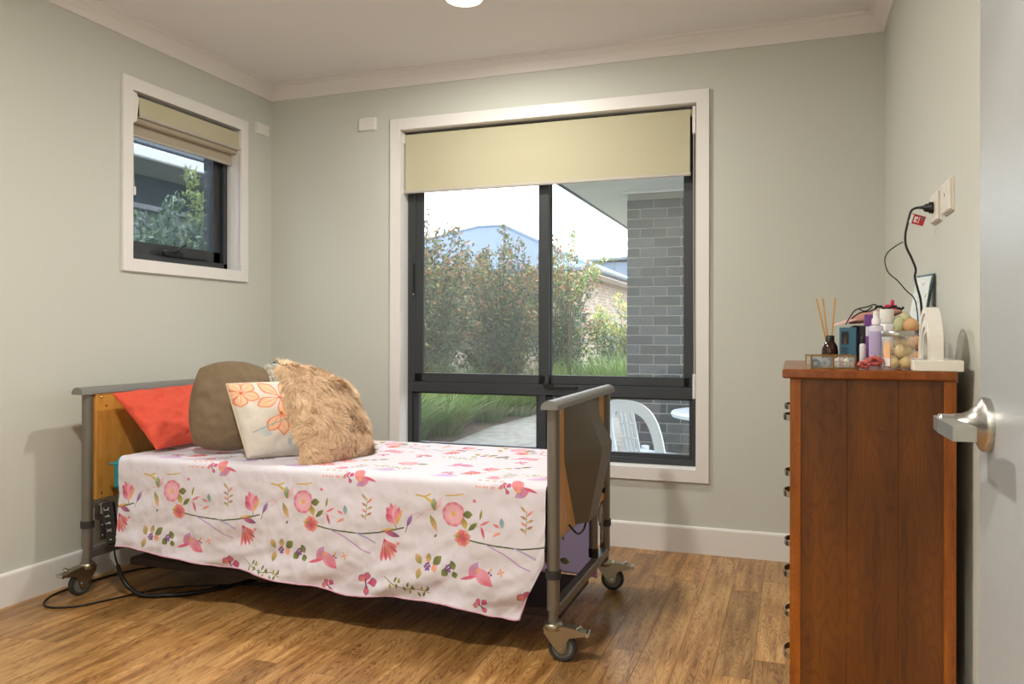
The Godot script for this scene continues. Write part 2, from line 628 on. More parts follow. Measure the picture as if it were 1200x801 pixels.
func room_shell() -> void:
	# floor: boards 127 mm wide laid towards the door, on a slab
	var fl := setting("floor", "warm brown timber-look plank floor of the bedroom", "floor")
	part(fl, "underlay", Geo.new().span(Vector3(-0.25, -0.14, -0.25), Vector3(W + 0.25, -0.009, 5.6)), M.floor_gap)
	var pitch := 0.1275
	var board_len := 0.93
	var known := {18: 0.10, 19: 0.45, 20: 0.49, 21: 0.97, 22: 0.55, 23: 0.38}
	var whole := plank_mesh(pitch, board_len)
	var x0 := 2.72 - 21 * pitch
	for k in range(-1, 28):
		var xa := x0 + k * pitch
		var z: float = -2.0 * board_len + (known[k] if known.has(k) else rng.randf() * board_len)
		while z < 5.6:
			var za := maxf(z, 0.0)
			var zb := minf(z + board_len, 5.6)
			var xb := minf(xa + pitch, W)
			var xs := maxf(xa, 0.0)
			if zb - za > 0.004 and xb - xs > 0.004:
				var o := MeshInstance3D.new()
				o.name = "plank"
				if zb - za > board_len - 0.001 and xb - xs > pitch - 0.001:
					o.mesh = whole
				else:
					o.mesh = plank_mesh(xb - xs, zb - za)
				o.material_override = M["plank%d" % rng.randi_range(0, 7)]
				o.position = Vector3((xs + xb) * 0.5, 0.0, (za + zb) * 0.5)
				fl.add_child(o, true)
			z += board_len
	solo("ceiling", Geo.new().span(Vector3(-0.25, H, -0.25), Vector3(W + 0.25, H + 0.12, 5.6)), M.ceiling, "flat off-white plaster ceiling of the bedroom", "ceiling", "", "structure")
	# walls
	solo("wall_back", wall_with_hole(Geo.new(), Vector3(-0.25, -0.14, -0.25), Vector3(W + 0.25, H, 0.0), Vector3(0.914, 0.434, -0.25), Vector3(2.629, 2.342, 0.0), 0), M.wall, "pale greenish beige painted wall with the large window", "wall", "", "structure")
	solo("wall_right", Geo.new().span(Vector3(W, -0.14, 0.0), Vector3(W + 0.25, H, 5.6)), M.wall, "pale painted wall behind the chest of drawers", "wall", "", "structure")
	var wf := Geo.new()
	wf.span(Vector3(0.0, -0.009, FRONT), Vector3(2.50, H, FRONT + 0.11))
	wf.span(Vector3(3.36, -0.009, FRONT), Vector3(W, H, FRONT + 0.11))
	wf.span(Vector3(2.50, 2.06, FRONT), Vector3(3.36, H, FRONT + 0.11))
	solo("wall_front", wf, M.wall, "pale painted wall with the doorway to the hall", "wall", "", "structure")
	var wh := Geo.new()
	wh.span(Vector3(1.2, -0.009, FRONT + 0.11), Vector3(1.3, H, 5.5))
	wh.span(Vector3(1.2, -0.009, 5.5), Vector3(W, H, 5.6))
	solo("wall_hall", wh, M.wall, "pale painted walls of the hall beyond the doorway", "wall", "", "structure")
	# left wall with its small window, and the brick outside it
	var wl := setting("wall_left", "pale beige painted wall with the small window", "wall")
	part(wl, "lining", wall_with_hole(Geo.new(), Vector3(-0.13, -0.14, 0.0), Vector3(0.0, H, FRONT), Vector3(-0.13, 1.511, 0.312), Vector3(0.0, 2.344, 1.13), 2), M.wall)
	part(wl, "brick_backing", wall_with_hole(Geo.new(), Vector3(-0.247, -0.14, 0.0), Vector3(-0.13, H, FRONT), Vector3(-0.247, 1.511, 0.318), Vector3(-0.13, 2.344, 1.13), 2), M.mortar)
	for i in 10:
		var y := 1.511 + 0.086 * i
		var depth := 0.11
		part(wl, "brick", Geo.new().box(Vector3(-0.194, y + 0.043, 0.255), Vector3(depth + 0.006, 0.076, 0.13), 0.002), M.brick if i % 3 else M.brick_light)
	# cornice and skirting
	var cor := [Vector2(0, 2.600), Vector2(0.010, 2.600), Vector2(0.013, 2.606), Vector2(0.020, 2.622), Vector2(0.034, 2.644), Vector2(0.053, 2.663), Vector2(0.064, 2.669), Vector2(0.064, 2.674), Vector2(0.074, 2.677), Vector2(0.076, H + 0.002), Vector2(0, H + 0.002)]
	var ends := [[Vector3(0, 0, 0), Vector3(W, 0, 0), Vector3(0, 0, 1), "trim_1", "white coved cornice above the large window"], [Vector3(0, 0, FRONT), Vector3(0, 0, 0), Vector3(1, 0, 0), "trim_2", "white coved cornice above the small window"], [Vector3(W, 0, 0), Vector3(W, 0, FRONT), Vector3(-1, 0, 0), "trim_3", "white coved cornice above the power outlets"], [Vector3(W, 0, FRONT), Vector3(0, 0, FRONT), Vector3(0, 0, -1), "trim_4", "white coved cornice above the doorway"]]
	for e in ends:
		solo(e[3], moulding(cor, e[0], e[1], e[2]), M.trim, e[4], "cornice", "", "structure")
	var skirt := [Vector2(0, 0.0), Vector2(0.016, 0.0), Vector2(0.016, 0.127), Vector2(0.014, 0.1335), Vector2(0.010, 0.137), Vector2(0.004, 0.1385), Vector2(0, 0.1385)]
	solo("baseboard_back", moulding(skirt, ends[0][0], ends[0][1], ends[0][2]), M.trim, "white skirting board below the large window", "skirting", "", "structure")
	solo("baseboard_left", moulding(skirt, ends[1][0], ends[1][1], ends[1][2]), M.trim, "white scuffed skirting board beside the bed head", "skirting", "", "structure")
	solo("baseboard_right", moulding(skirt, ends[2][0], ends[2][1], ends[2][2]), M.trim, "white skirting board behind the chest of drawers", "skirting", "", "structure")
	solo("baseboard_front", moulding(skirt, Vector3(2.43, 0, FRONT), Vector3(0, 0, FRONT), Vector3(0, 0, -1)), M.trim, "white skirting board beside the doorway", "skirting", "", "structure")
	# door casing
	var dc := Geo.new()
	dc.span(Vector3(2.43, 0, FRONT - 0.018), Vector3(2.515, 2.12, FRONT), 0.003)
	dc.span(Vector3(3.35, 0, FRONT - 0.018), Vector3(3.42, 2.12, FRONT), 0.003)
	dc.span(Vector3(2.43, 2.05, FRONT - 0.018), Vector3(3.42, 2.12, FRONT), 0.003)
	dc.span(Vector3(2.50, 0, FRONT), Vector3(2.515, 2.06, FRONT + 0.11))
	dc.span(Vector3(3.352, 0, FRONT), Vector3(3.36, 2.06, FRONT + 0.11))
	solo("trim_5", dc, M.trim, "white casing round the doorway", "door casing", "", "structure")


func plank_mesh(w: float, l: float) -> ArrayMesh:
	return Geo.new().box(Vector3(0, -0.0045, 0), Vector3(w - 0.0004, 0.009, l - 0.0004), 0.0014).mesh()


# picture-frame casing round an opening: a box for each side, its corners butted
func casing(g: Geo, o: Vector2, p: Vector2, width: float, thick: float, xf: Transform3D) -> Geo:
	# o, p: lower left and upper right of the outer edge in the wall's own xy
	var at := func(a: Vector3, b: Vector3) -> void:
		var bb := Geo.new().span(a, b, 0.0006)
		var first := g.P.size()
		for i in bb.P.size():
			g.v(xf * bb.P[i], xf.basis * bb.N[i], bb.T[i])
		for i in range(0, bb.I.size(), 3):
			g.tri(first + bb.I[i], first + bb.I[i + 1], first + bb.I[i + 2])
	at.call(Vector3(o.x, o.y, 0), Vector3(o.x + width, p.y, thick))
	at.call(Vector3(p.x - width, o.y, 0), Vector3(p.x, p.y, thick))
	at.call(Vector3(o.x + width, p.y - width, 0), Vector3(p.x - width, p.y, thick))
	at.call(Vector3(o.x + width, o.y, 0), Vector3(p.x - width, o.y + width, thick))
	return g


func main_window() -> void:
	var w := setting("window_1", "large charcoal aluminium window with a white surround behind the bed", "window")
	part(w, "casing", casing(Geo.new(), Vector2(0.848, 0.368), Vector2(2.695, 2.408), 0.066, 0.018, Transform3D()), M.trim, "white timber window surround")
	var rv := Geo.new()
	rv.span(Vector3(0.900, 0.42, -0.15), Vector3(0.9145, 2.355, 0.0))
	rv.span(Vector3(2.6285, 0.42, -0.15), Vector3(2.643, 2.355, 0.0))
	rv.span(Vector3(0.9145, 2.3415, -0.15), Vector3(2.6285, 2.356, 0.0))
	rv.span(Vector3(0.9145, 0.42, -0.15), Vector3(2.6285, 0.4345, 0.0))
	part(w, "reveal", rv, M.trim, "white window reveal")
	var zf := -0.085
	var zb := -0.15
	var x0 := 0.915
	var x1 := 2.628
	# outer frame with the transom and the lower mullion
	var f := Geo.new()
	f.span(Vector3(x0, 0.4345, zb), Vector3(x0 + 0.028, 2.3415, zf), 0.002)
	f.span(Vector3(x1 - 0.028, 0.4345, zb), Vector3(x1, 2.3415, zf), 0.002)
	f.span(Vector3(x0, 2.30, zb), Vector3(x1, 2.3415, zf), 0.002)
	f.span(Vector3(x0, 0.4345, zb), Vector3(x1, 0.468, zf), 0.002)
	f.span(Vector3(x0 + 0.027, 0.468, zb), Vector3(x1 - 0.027, 0.476, zf - 0.012), 0.001)
	f.span(Vector3(x0 + 0.027, 0.792, zb), Vector3(x1 - 0.027, 0.852, zf + 0.004), 0.002)
	f.span(Vector3(1.741, 0.468, zb), Vector3(1.785, 0.80, zf), 0.002)
	part(w, "frame", f, M.charcoal)
	# lower fixed lights: beads and panes
	for e in [[x0 + 0.027, 1.742], [1.784, x1 - 0.027]]:
		var b := Geo.new()
		var a0: float = e[0]
		var a1: float = e[1]
		b.span(Vector3(a0, 0.474, zb + 0.01), Vector3(a0 + 0.038, 0.793, zf - 0.018), 0.002)
		b.span(Vector3(a1 - 0.02, 0.474, zb + 0.01), Vector3(a1, 0.793, zf - 0.018), 0.002)
		b.span(Vector3(a0, 0.474, zb + 0.01), Vector3(a1, 0.490, zf - 0.018), 0.002)
		b.span(Vector3(a0, 0.782, zb + 0.01), Vector3(a1, 0.793, zf - 0.018), 0.002)
		part(w, "glazing_bead", b, M.charcoal)
		part(w, "pane", Geo.new().span(Vector3(a0 + 0.01, 0.48, -0.128), Vector3(a1 - 0.01, 0.79, -0.124)), M.pane, "clear lower pane")
	# sliding sash on the left, in front, and the fixed sash on the right
	for s in [[x0 + 0.022, 1.802, zf - 0.002, zf - 0.032, 0.075, 0.062, "sash"], [1.765, x1 - 0.024, zf - 0.034, zf - 0.062, 0.042, 0.056, "sash"]]:
		var g := Geo.new()
		var a0: float = s[0]
		var a1: float = s[1]
		var za: float = s[2]
		var zc: float = s[3]
		g.span(Vector3(a0, 0.852, zc), Vector3(a0 + s[4], 2.302, za), 0.003)
		g.span(Vector3(a1 - s[5], 0.852, zc), Vector3(a1, 2.302, za), 0.003)
		g.span(Vector3(a0 + 0.02, 0.852, zc), Vector3(a1 - 0.02, 0.905, za), 0.003)
		g.span(Vector3(a0 + 0.02, 2.25, zc), Vector3(a1 - 0.02, 2.302, za), 0.003)
		if a0 < 1.0:
			g.span(Vector3(a0 + 0.030, 0.90, za - 0.001), Vector3(a0 + 0.034, 2.26, za + 0.004), 0.001)
		var sash := part(w, "sash", g, M.charcoal)
		var zp := (za + zc) * 0.5
		part(sash, "pane", Geo.new().span(Vector3(a0 + 0.03, 0.88, zp - 0.002), Vector3(a1 - 0.03, 2.28, zp + 0.002)), M.pane, "clear sash pane")
		if a0 < 1.0:
			part(sash, "pull_handle", Geo.new().span(Vector3(a0 + 0.012, 1.36, za), Vector3(a0 + 0.026, 1.56, za + 0.007), 0.003), M.black, "black recessed finger pull")
			part(sash, "latch_button", Geo.new().ball(Vector3(a0 + 0.019, 1.375, za + 0.008), Vector3(0.006, 0.006, 0.003), 10), M.chrome)
			part(sash, "latch", Geo.new().span(Vector3(a1 - 0.03, 0.835, za), Vector3(a1 + 0.002, 0.862, za + 0.016), 0.003), M.black, "black corner latch")
	part(w, "fly_screen", Geo.new().span(Vector3(x0 + 0.03, 0.86, -0.152), Vector3(1.80, 2.30, -0.151)), M.screen, "grey insect mesh behind the sliding sash")
	part(w, "catch", Geo.new().span(Vector3(1.80, 0.828, zf + 0.004), Vector3(1.97, 0.846, zf + 0.018), 0.003).span(Vector3(1.80, 0.828, zf + 0.004), Vector3(1.83, 0.856, zf + 0.02), 0.003), M.black, "black sash catch on the transom")
	# roller blind
	var b := thing("roller_blind", "cream roller blind with a pale rail covering the top of the large window", "blind", Vector3(0, 0, 0))
	part(b, "fabric", Geo.new().span(Vector3(0.925, 1.99, -0.035), Vector3(2.592, 2.322, -0.033)), M.blind)
	part(b, "bottom_rail", Geo.new().span(Vector3(0.915, 1.972, -0.040), Vector3(2.596, 1.992, -0.028), 0.004), M.blind_rail, "pale grey bottom rail")
	part(b, "roller_tube", Geo.new().cyl(Vector3(0.93, 2.308, -0.055), Vector3(2.60, 2.308, -0.055), 0.020, 16), M.blind)
	part(b, "bracket", Geo.new().span(Vector3(0.9146, 2.27, -0.075), Vector3(0.922, 2.335, -0.025), 0.002), M.white)
	part(b, "bracket", Geo.new().span(Vector3(2.606, 2.19, -0.05), Vector3(2.622, 2.335, -0.015), 0.002), M.white)
	part(b, "chain", Geo.new().tube(curve([Vector3(2.612, 2.28, -0.02), Vector3(2.613, 1.5, -0.018), Vector3(2.616, 0.93, -0.018)], 6), 0.0022, 6), M.blind_rail)
	part(b, "chain", Geo.new().tube(curve([Vector3(2.621, 2.28, -0.032), Vector3(2.621, 1.5, -0.03), Vector3(2.618, 0.93, -0.018)], 6), 0.0022, 6), M.blind_rail)
	part(b, "chain_weight", Geo.new().span(Vector3(2.609, 0.80, -0.026), Vector3(2.623, 0.93, -0.010), 0.004), M.white)


func side_window() -> void:
	var w := setting("window_2", "small charcoal awning window with a white surround", "window")
	# casing drawn in (z, y), facing +x
	var xf := Transform3D(Basis(Vector3(0, 0, -1), Vector3(0, 1, 0), Vector3(1, 0, 0)), Vector3(0, 0, 0))
	part(w, "casing", casing(Geo.new(), Vector2(-1.192, 1.447), Vector2(-0.247, 2.41), 0.063, 0.018, xf), M.trim, "white timber window surround")
	var rv := Geo.new()
	rv.span(Vector3(-0.135, 1.498, 0.300), Vector3(0.0, 2.356, 0.3125))
	rv.span(Vector3(-0.135, 1.498, 1.1295), Vector3(0.0, 2.356, 1.142))
	rv.span(Vector3(-0.135, 2.3435, 0.3125), Vector3(0.0, 2.356, 1.1295))
	rv.span(Vector3(-0.135, 1.498, 0.3125), Vector3(0.0, 1.5115, 1.1295))
	part(w, "reveal", rv, M.trim, "white window reveal")
	var f := Geo.new()
	var xa := -0.082
	var xb := -0.14
	f.span(Vector3(xb, 1.5115, 0.313), Vector3(xa, 2.343, 0.345), 0.002)
	f.span(Vector3(xb, 1.5115, 1.097), Vector3(xa, 2.343, 1.129), 0.002)
	f.span(Vector3(xb, 1.5115, 0.313), Vector3(xa, 1.552, 1.129), 0.002)
	f.span(Vector3(xb, 2.30, 0.313), Vector3(xa, 2.343, 1.129), 0.002)
	part(w, "frame", f, M.charcoal)
	var s := Geo.new()
	s.span(Vector3(xb - 0.015, 1.55, 0.345), Vector3(xa - 0.025, 2.30, 0.405), 0.003)
	s.span(Vector3(xb - 0.015, 1.55, 1.04), Vector3(xa - 0.025, 2.30, 1.098), 0.003)
	s.span(Vector3(xb - 0.015, 1.55, 0.345), Vector3(xa - 0.025, 1.618, 1.098), 0.003)
	s.span(Vector3(xb - 0.015, 2.24, 0.345), Vector3(xa - 0.025, 2.30, 1.098), 0.003)
	var sash := part(w, "sash", s, M.charcoal)
	part(sash, "pane", Geo.new().span(Vector3(-0.136, 1.60, 0.39), Vector3(-0.132, 2.26, 1.06)), M.pane, "clear awning pane")
	part(w, "fly_screen", Geo.new().span(Vector3(-0.1095, 1.55, 0.345), Vector3(-0.1085, 2.30, 1.098)), M.screen_side, "dark insect mesh inside the awning sash")
	var wd := Geo.new()
	wd.span(Vector3(xa, 1.555, 0.70), Vector3(xa + 0.030, 1.585, 0.84), 0.008)
	wd.cyl(Vector3(xa + 0.028, 1.575, 0.76), Vector3(xa + 0.045, 1.585, 0.76), 0.010, 12)
	wd.tube(curve([Vector3(xa + 0.042, 1.585, 0.765), Vector3(xa + 0.05, 1.605, 0.745), Vector3(xa + 0.05, 1.622, 0.715)], 4), 0.006, 8)
	wd.span(Vector3(xa, 1.552, 0.50), Vector3(xa + 0.012, 1.562, 0.70), 0.002)
	part(w, "winder", wd, M.black, "black chain winder handle")
	# double roller blind: a block-out roll in front and a sheer one behind
	var b := thing("double_roller_blind", "short cream and beige double roller blind at the top of the small window", "blind")
	var za := 0.318
	var zb := 1.09
	part(b, "front_fabric", Geo.new().span(Vector3(0.004, 2.235, za - 0.03), Vector3(0.006, 2.325, zb - 0.01)), M.blind, "cream block-out fabric")
	part(b, "front_rail", Geo.new().span(Vector3(-0.001, 2.222, za - 0.03), Vector3(0.011, 2.238, zb - 0.01), 0.003), M.blind_rail)
	part(b, "front_roll", Geo.new().cyl(Vector3(-0.012, 2.312, za), Vector3(-0.012, 2.312, zb), 0.018, 16), M.blind)
	part(b, "rear_roll", Geo.new().cyl(Vector3(-0.030, 2.222, za), Vector3(-0.030, 2.222, zb), 0.024, 18), M.blind_sheer, "rolled beige sheer fabric")
	part(b, "rear_fabric", Geo.new().span(Vector3(-0.054, 2.150, za), Vector3(-0.052, 2.225, zb)), M.blind_sheer, "beige sheer fabric")
	part(b, "rear_rail", Geo.new().span(Vector3(-0.060, 2.136, za), Vector3(-0.046, 2.152, zb), 0.003), M.blind_rail)
	part(b, "bracket", Geo.new().prism(PackedVector2Array([Vector2(-1.128, 2.34), Vector2(-1.10, 2.34), Vector2(-1.085, 2.31), Vector2(-1.10, 2.20), Vector2(-1.128, 2.18)]), 0.004, Transform3D(xf.basis, Vector3(0.006, 0, 0))).span(Vector3(-0.06, 2.18, 1.124), Vector3(0.01, 2.342, 1.1295)), M.white, "white end bracket")
	part(b, "bracket", Geo.new().span(Vector3(-0.06, 2.20, 0.3125), Vector3(0.008, 2.342, 0.3165), 0.001), M.white, "white end bracket")
	part(b, "chain", Geo.new().tube(curve([Vector3(-0.002, 2.28, 1.112), Vector3(0.0, 2.0, 1.112), Vector3(0.0, 1.87, 1.105)], 5), 0.0018, 6), M.blind_rail)
	part(b, "chain", Geo.new().tube(curve([Vector3(-0.02, 2.28, 1.112), Vector3(-0.015, 2.0, 1.11), Vector3(-0.002, 1.87, 1.105)], 5), 0.0018, 6), M.blind_rail)
	part(b, "chain_clip", Geo.new().span(Vector3(-0.006, 1.83, 1.098), Vector3(0.006, 1.872, 1.112), 0.003), M.white)


func room_door() -> void:
	var d := setting("door_1", "pale grey flush door standing open along the wall, with a satin lever", "door")
	var xd := 3.31
	part(d, "leaf", Geo.new().span(Vector3(xd, 0.012, 3.118), Vector3(xd + 0.038, 2.04, 3.94), 0.002), M.door)
	var c := Vector3(xd, 1.037, 3.168)
	var out := Basis(Vector3(0, 1, 0), Vector3(-1, 0, 0), Vector3(0, 0, 1))   # lathe axis along -x
	var handle := Node3D.new()
	handle.name = "lever_handle"
	handle.set_meta("label", "satin metal return lever on a round rose")
	d.add_child(handle)
	part(handle, "rose", Geo.new().lathe([Vector2(0.031, 0.0), Vector2(0.0315, 0.006), Vector2(0.030, 0.009), Vector2(0.022, 0.013), Vector2(0.015, 0.020), Vector2(0.012, 0.028), Vector2(0.0115, 0.036), Vector2(0.0, 0.036)], 40, Transform3D(out, c)), M.satin)
	var lv := Geo.new()
	# neck, bar towards the hinge, short return to the door
	lv.box(c + Vector3(-0.043, 0.0, 0.0), Vector3(0.022, 0.020, 0.026), 0.004)
	var outline := PackedVector2Array([Vector2(-0.055, -0.013), Vector2(-0.057, 0.03), Vector2(-0.055, 0.107), Vector2(-0.033, 0.107), Vector2(-0.035, 0.06), Vector2(-0.040, 0.03), Vector2(-0.034, 0.013), Vector2(-0.033, -0.013)])
	lv.prism(outline, 0.0155, Transform3D(Basis(Vector3(1, 0, 0), Vector3(0, 0, 1), Vector3(0, -1, 0)), c + Vector3(0, 0.0075, 0)))
	part(handle, "lever", lv, M.satin)


# ------------------------------------------------------------------ outside the windows
func leaf_mesh(l: float, w: float, fold := 0.25) -> ArrayMesh:
	var g := Geo.new()
	var tip := Vector3(0, 0, l)
	for s in [-1.0, 1.0]:
		var side := Vector3(s * w * 0.5, fold * w * 0.5, l * 0.45)
		var n := Vector3(-s * fold, 1, 0).normalized()
		g.face3(Vector3.ZERO, side, tip, n)
	return g.mesh()


func blade_mesh(l: float, w: float, bend: float, steps := 5) -> ArrayMesh:
	var g := Geo.new()
	var rows := []
	for i in steps + 1:
		var t := float(i) / steps
		var c := Vector3(0, l * (t - 0.35 * bend * t * t), l * bend * 0.75 * t * t)
		var half := w * 0.5 * (1.0 - 0.92 * t * t)
		rows.append([c + Vector3(-half, 0, 0), c + Vector3(half, 0, 0)])
	g.grid(rows, [])
	return g.mesh()


func scatter(parent: Node3D, called: String, mesh: Mesh, m: Material, xfs: Array, cols: Array) -> void:
	var mm := MultiMesh.new()
	mm.transform_format = MultiMesh.TRANSFORM_3D
	mm.use_colors = true
	mm.mesh = mesh
	mm.instance_count = xfs.size()
	for i in xfs.size():
		mm.set_instance_transform(i, xfs[i])
		mm.set_instance_color(i, cols[i])
	var o := MultiMeshInstance3D.new()
	o.name = called
	o.multimesh = mm
	o.material_override = m
	o.set_meta("kind", "stuff")
	parent.add_child(o, true)


func rand_dir() -> Vector3:
	return Vector3(rng.randfn(), rng.randfn(), rng.randfn()).normalized()


# stems rise from the foot and carry twigs set with small leaves
func shrub(called: String, label: String, at: Vector3, width: float, height: float, n_stems: int, per_stem: int, leaf_len: float, palette: Array, tips: Array, low: float, category := "shrub", loose := 0.0) -> void:
	var o := thing(called, label, category, at)
	var wood := Geo.new()
	var xfs := []
	var cols := []
	for s in n_stems:
		var a := TAU * (s + rng.randf()) / n_stems
		var r := width * 0.5 * sqrt(rng.randf())
		var h := height * (1.0 - 0.35 * rng.randf() - 0.25 * r / (width * 0.5))
		var top := Vector3(cos(a) * r, h, sin(a) * r)
		var path := curve([Vector3(cos(a) * 0.05, 0, sin(a) * 0.05), Vector3(top.x * 0.45 + rng.randfn() * 0.05, h * 0.5, top.z * 0.45), top], 5)
		wood.tube(path, 0.012, 5, 0.003)
		for k in per_stem:
			var t := lerpf(low, 1.0, pow(rng.randf(), 0.85))
			var f := t * (path.size() - 1)
			var i := mini(int(f), path.size() - 2)
			var p: Vector3 = path[i].lerp(path[i + 1], f - i)
			var spread := width * 0.17 * (1.15 - t * 0.75 + loose * 0.2)
			p += rand_dir() * spread * pow(rng.randf(), 0.5)
			if p.y < 0.05:
				p.y = 0.05 + rng.randf() * 0.1
			var d := (rand_dir() + Vector3(p.x, 0.35, p.z).normalized() * 0.8).normalized()
			var b := Basis.looking_at(-d, Vector3.UP if absf(d.y) < 0.95 else Vector3.RIGHT) * Basis(Vector3.BACK, rng.randf() * TAU)
			xfs.append(Transform3D(b.scaled(Vector3.ONE * (0.7 + 0.6 * rng.randf())), p))
			var c: Color = palette[rng.randi() % palette.size()]
			if rng.randf() < 0.8 * smoothstep(0.55, 1.0, t) and tips:
				c = tips[rng.randi() % tips.size()]
			var q := 0.75 + 0.5 * rng.randf()
			cols.append(Color(c.r * q, c.g * q, c.b * q))
	part(o, "stem", wood, M.bark)
	scatter(o, "foliage", leaf_mesh(leaf_len, leaf_len * 0.5), M.leaf, xfs, cols)


func tussock(at: Vector3, radius: float, height: float, n: int, mesh: Mesh, label: String, group: String) -> void:
	var o := thing("mat_rush", label, "grass tussock", at, 0.0, group)
	var xfs := []
	var cols := []
	for i in n:
		var a := TAU * rng.randf()
		var r := radius * 0.4 * sqrt(rng.randf())
		var lean := Basis(Vector3.UP, a) * Basis(Vector3.RIGHT, (0.10 + 0.55 * rng.randf()) * (0.4 + r / radius))
		var s := height * (0.55 + 0.5 * rng.randf())
		var face := lean * Basis(Vector3.UP, rng.randfn() * 0.3)
		xfs.append(Transform3D(face.scaled(Vector3(1.0, s, s)), Vector3(sin(a) * r, 0, cos(a) * r)))
		var k := rng.randf()
		var c := Color(0.09, 0.18, 0.04).lerp(Color(0.26, 0.37, 0.10), k)
		if rng.randf() < 0.12:
			c = Color(0.38, 0.32, 0.15)
		cols.append(c)
	scatter(o, "blades", mesh, M.leaf, xfs, cols)


func outside() -> void:
	# ground and path
	var yard := Geo.new()
	yard.span(Vector3(-40, YARD - 0.2, -45), Vector3(15, YARD - 0.03, -0.25))
	yard.span(Vector3(-40, YARD - 0.2, -0.25), Vector3(-0.247, YARD - 0.03, 6))
	solo("garden_soil", yard, M.soil, "brown mulched soil of the garden beds outside", "ground", "", "structure")
	var pa := Geo.new()
	var edge := PackedVector2Array([Vector2(-0.35, -0.25), Vector2(-0.50, -2.5), Vector2(-0.68, -4.2), Vector2(-0.82, -6.0), Vector2(-0.74, -8.0), Vector2(0.2, -8.6), Vector2(6.0, -8.6), Vector2(6.0, -0.25)])
	pa.prism(edge, 0.06, Transform3D(Basis(Vector3(1, 0, 0), Vector3(0, 0, 1), Vector3(0, -1, 0)), Vector3(0, YARD, 0)))
	solo("concrete_path", pa, M.concrete, "pale grey concrete path curving through the garden outside", "path", "", "structure")
	# brick wing of the house with its eave
	var bw := setting("wall_outside", "dark grey brick wall of the house wing under the eave", "wall")
	var zb := -2.80
	part(bw, "backing", Geo.new().span(Vector3(1.716, YARD - 0.1, zb - 0.22), Vector3(3.6, 2.42, zb - 0.006)), M.mortar)
	part(bw, "backing", Geo.new().span(Vector3(1.90, YARD - 0.1, -7.0), Vector3(3.6, 2.42, zb - 0.22)), M.mortar)
	var full := Geo.new().box(Vector3.ZERO, Vector3(0.230, 0.076, 0.11), 0.002).mesh()
	var half := Geo.new().box(Vector3.ZERO, Vector3(0.110, 0.076, 0.11), 0.002).mesh()
	for row in 30:
		var y := YARD + 0.086 * row + 0.043 - 0.012
		if y + 0.038 > 2.41:
			continue
		var x := 1.712
		var first := row % 2 == 1
		while x < 3.5:
			var l := 0.110 if first else 0.230
			part_mesh(bw, "brick", half if first else full, M.brick_light if rng.randf() < 0.35 else M.brick).position = Vector3(x + l * 0.5, y, zb - 0.055)
			x += l + 0.010
			first = false
	# soffit and gutter
	var so := setting("eave", "pale painted eave lining over the paved strip outside the large window", "eave")
	part(so, "soffit_board", Geo.new().span(Vector3(1.262, 2.404, -1.20), Vector3(4.4, 2.416, -0.25)), M.soffit)
	part(so, "soffit_board", Geo.new().span(Vector3(1.262, 2.404, -2.396), Vector3(4.4, 2.416, -1.204)), M.soffit)
	part(so, "soffit_board", Geo.new().span(Vector3(1.262, 2.404, -3.596), Vector3(4.4, 2.416, -2.40)), M.soffit)
	part(so, "soffit_board", Geo.new().span(Vector3(1.262, 2.404, -7.4), Vector3(4.4, 2.416, -3.60)), M.soffit)
	part(so, "soffit_bead", Geo.new().span(Vector3(1.67, 2.385, zb), Vector3(4.4, 2.404, zb + 0.018), 0.002), M.fascia)
	part(so, "fascia", Geo.new().span(Vector3(1.235, 2.40, -7.4), Vector3(1.26, 2.58, -0.25)), M.gutter)
	part(so, "gutter", Geo.new().span(Vector3(1.12, 2.46, -7.4), Vector3(1.234, 2.58, -0.25), 0.012), M.gutter)
	part(so, "roof_sheet", Geo.new().prism(PackedVector2Array([Vector2(1.12, 2.58), Vector2(4.4, 3.6), Vector2(4.4, 3.66), Vector2(1.12, 2.62)]), 7.15, Transform3D(Basis(), Vector3(0, 0, -7.4))), M.roof)
	# plastic table and chair
	plastic_chair(Vector3(2.145, YARD, -1.52), deg_to_rad(150))
	var t := thing("plastic_table", "white plastic garden table beside the plastic chair outside", "table", Vector3(2.66, YARD, -2.05))
	part(t, "table_top", Geo.new().lathe([Vector2(0.0, 0.700), Vector2(0.40, 0.700), Vector2(0.44, 0.694), Vector2(0.45, 0.68), Vector2(0.44, 0.655), Vector2(0.43, 0.655), Vector2(0.42, 0.68), Vector2(0.0, 0.685)], 40), M.plastic)
	for k in 4:
		var a := TAU * k / 4.0 + 0.5
		part(t, "leg", Geo.new().tube([Vector3(cos(a) * 0.34, 0.0, sin(a) * 0.34), Vector3(cos(a) * 0.30, 0.69, sin(a) * 0.30)], 0.022, 10, 0.03), M.plastic)
	# planting
	var blade := blade_mesh(1.0, 0.014, 0.62)
	var spots := [Vector3(-1.15, 0, -3.75), Vector3(-1.35, 0, -4.5), Vector3(-1.2, 0, -5.3), Vector3(-1.55, 0, -6.1), Vector3(-1.2, 0, -6.9), Vector3(-1.05, 0, -7.9), Vector3(-1.9, 0, -5.2), Vector3(-2.2, 0, -6.6), Vector3(-0.45, 0, -9.0), Vector3(0.15, 0, -9.2), Vector3(0.7, 0, -9.0), Vector3(1.15, 0, -9.3), Vector3(-1.0, 0, -9.1), Vector3(-1.9, 0, -8.0), Vector3(0.4, 0, -9.9), Vector3(-0.2, 0, -9.8), Vector3(1.5, 0, -9.1)]
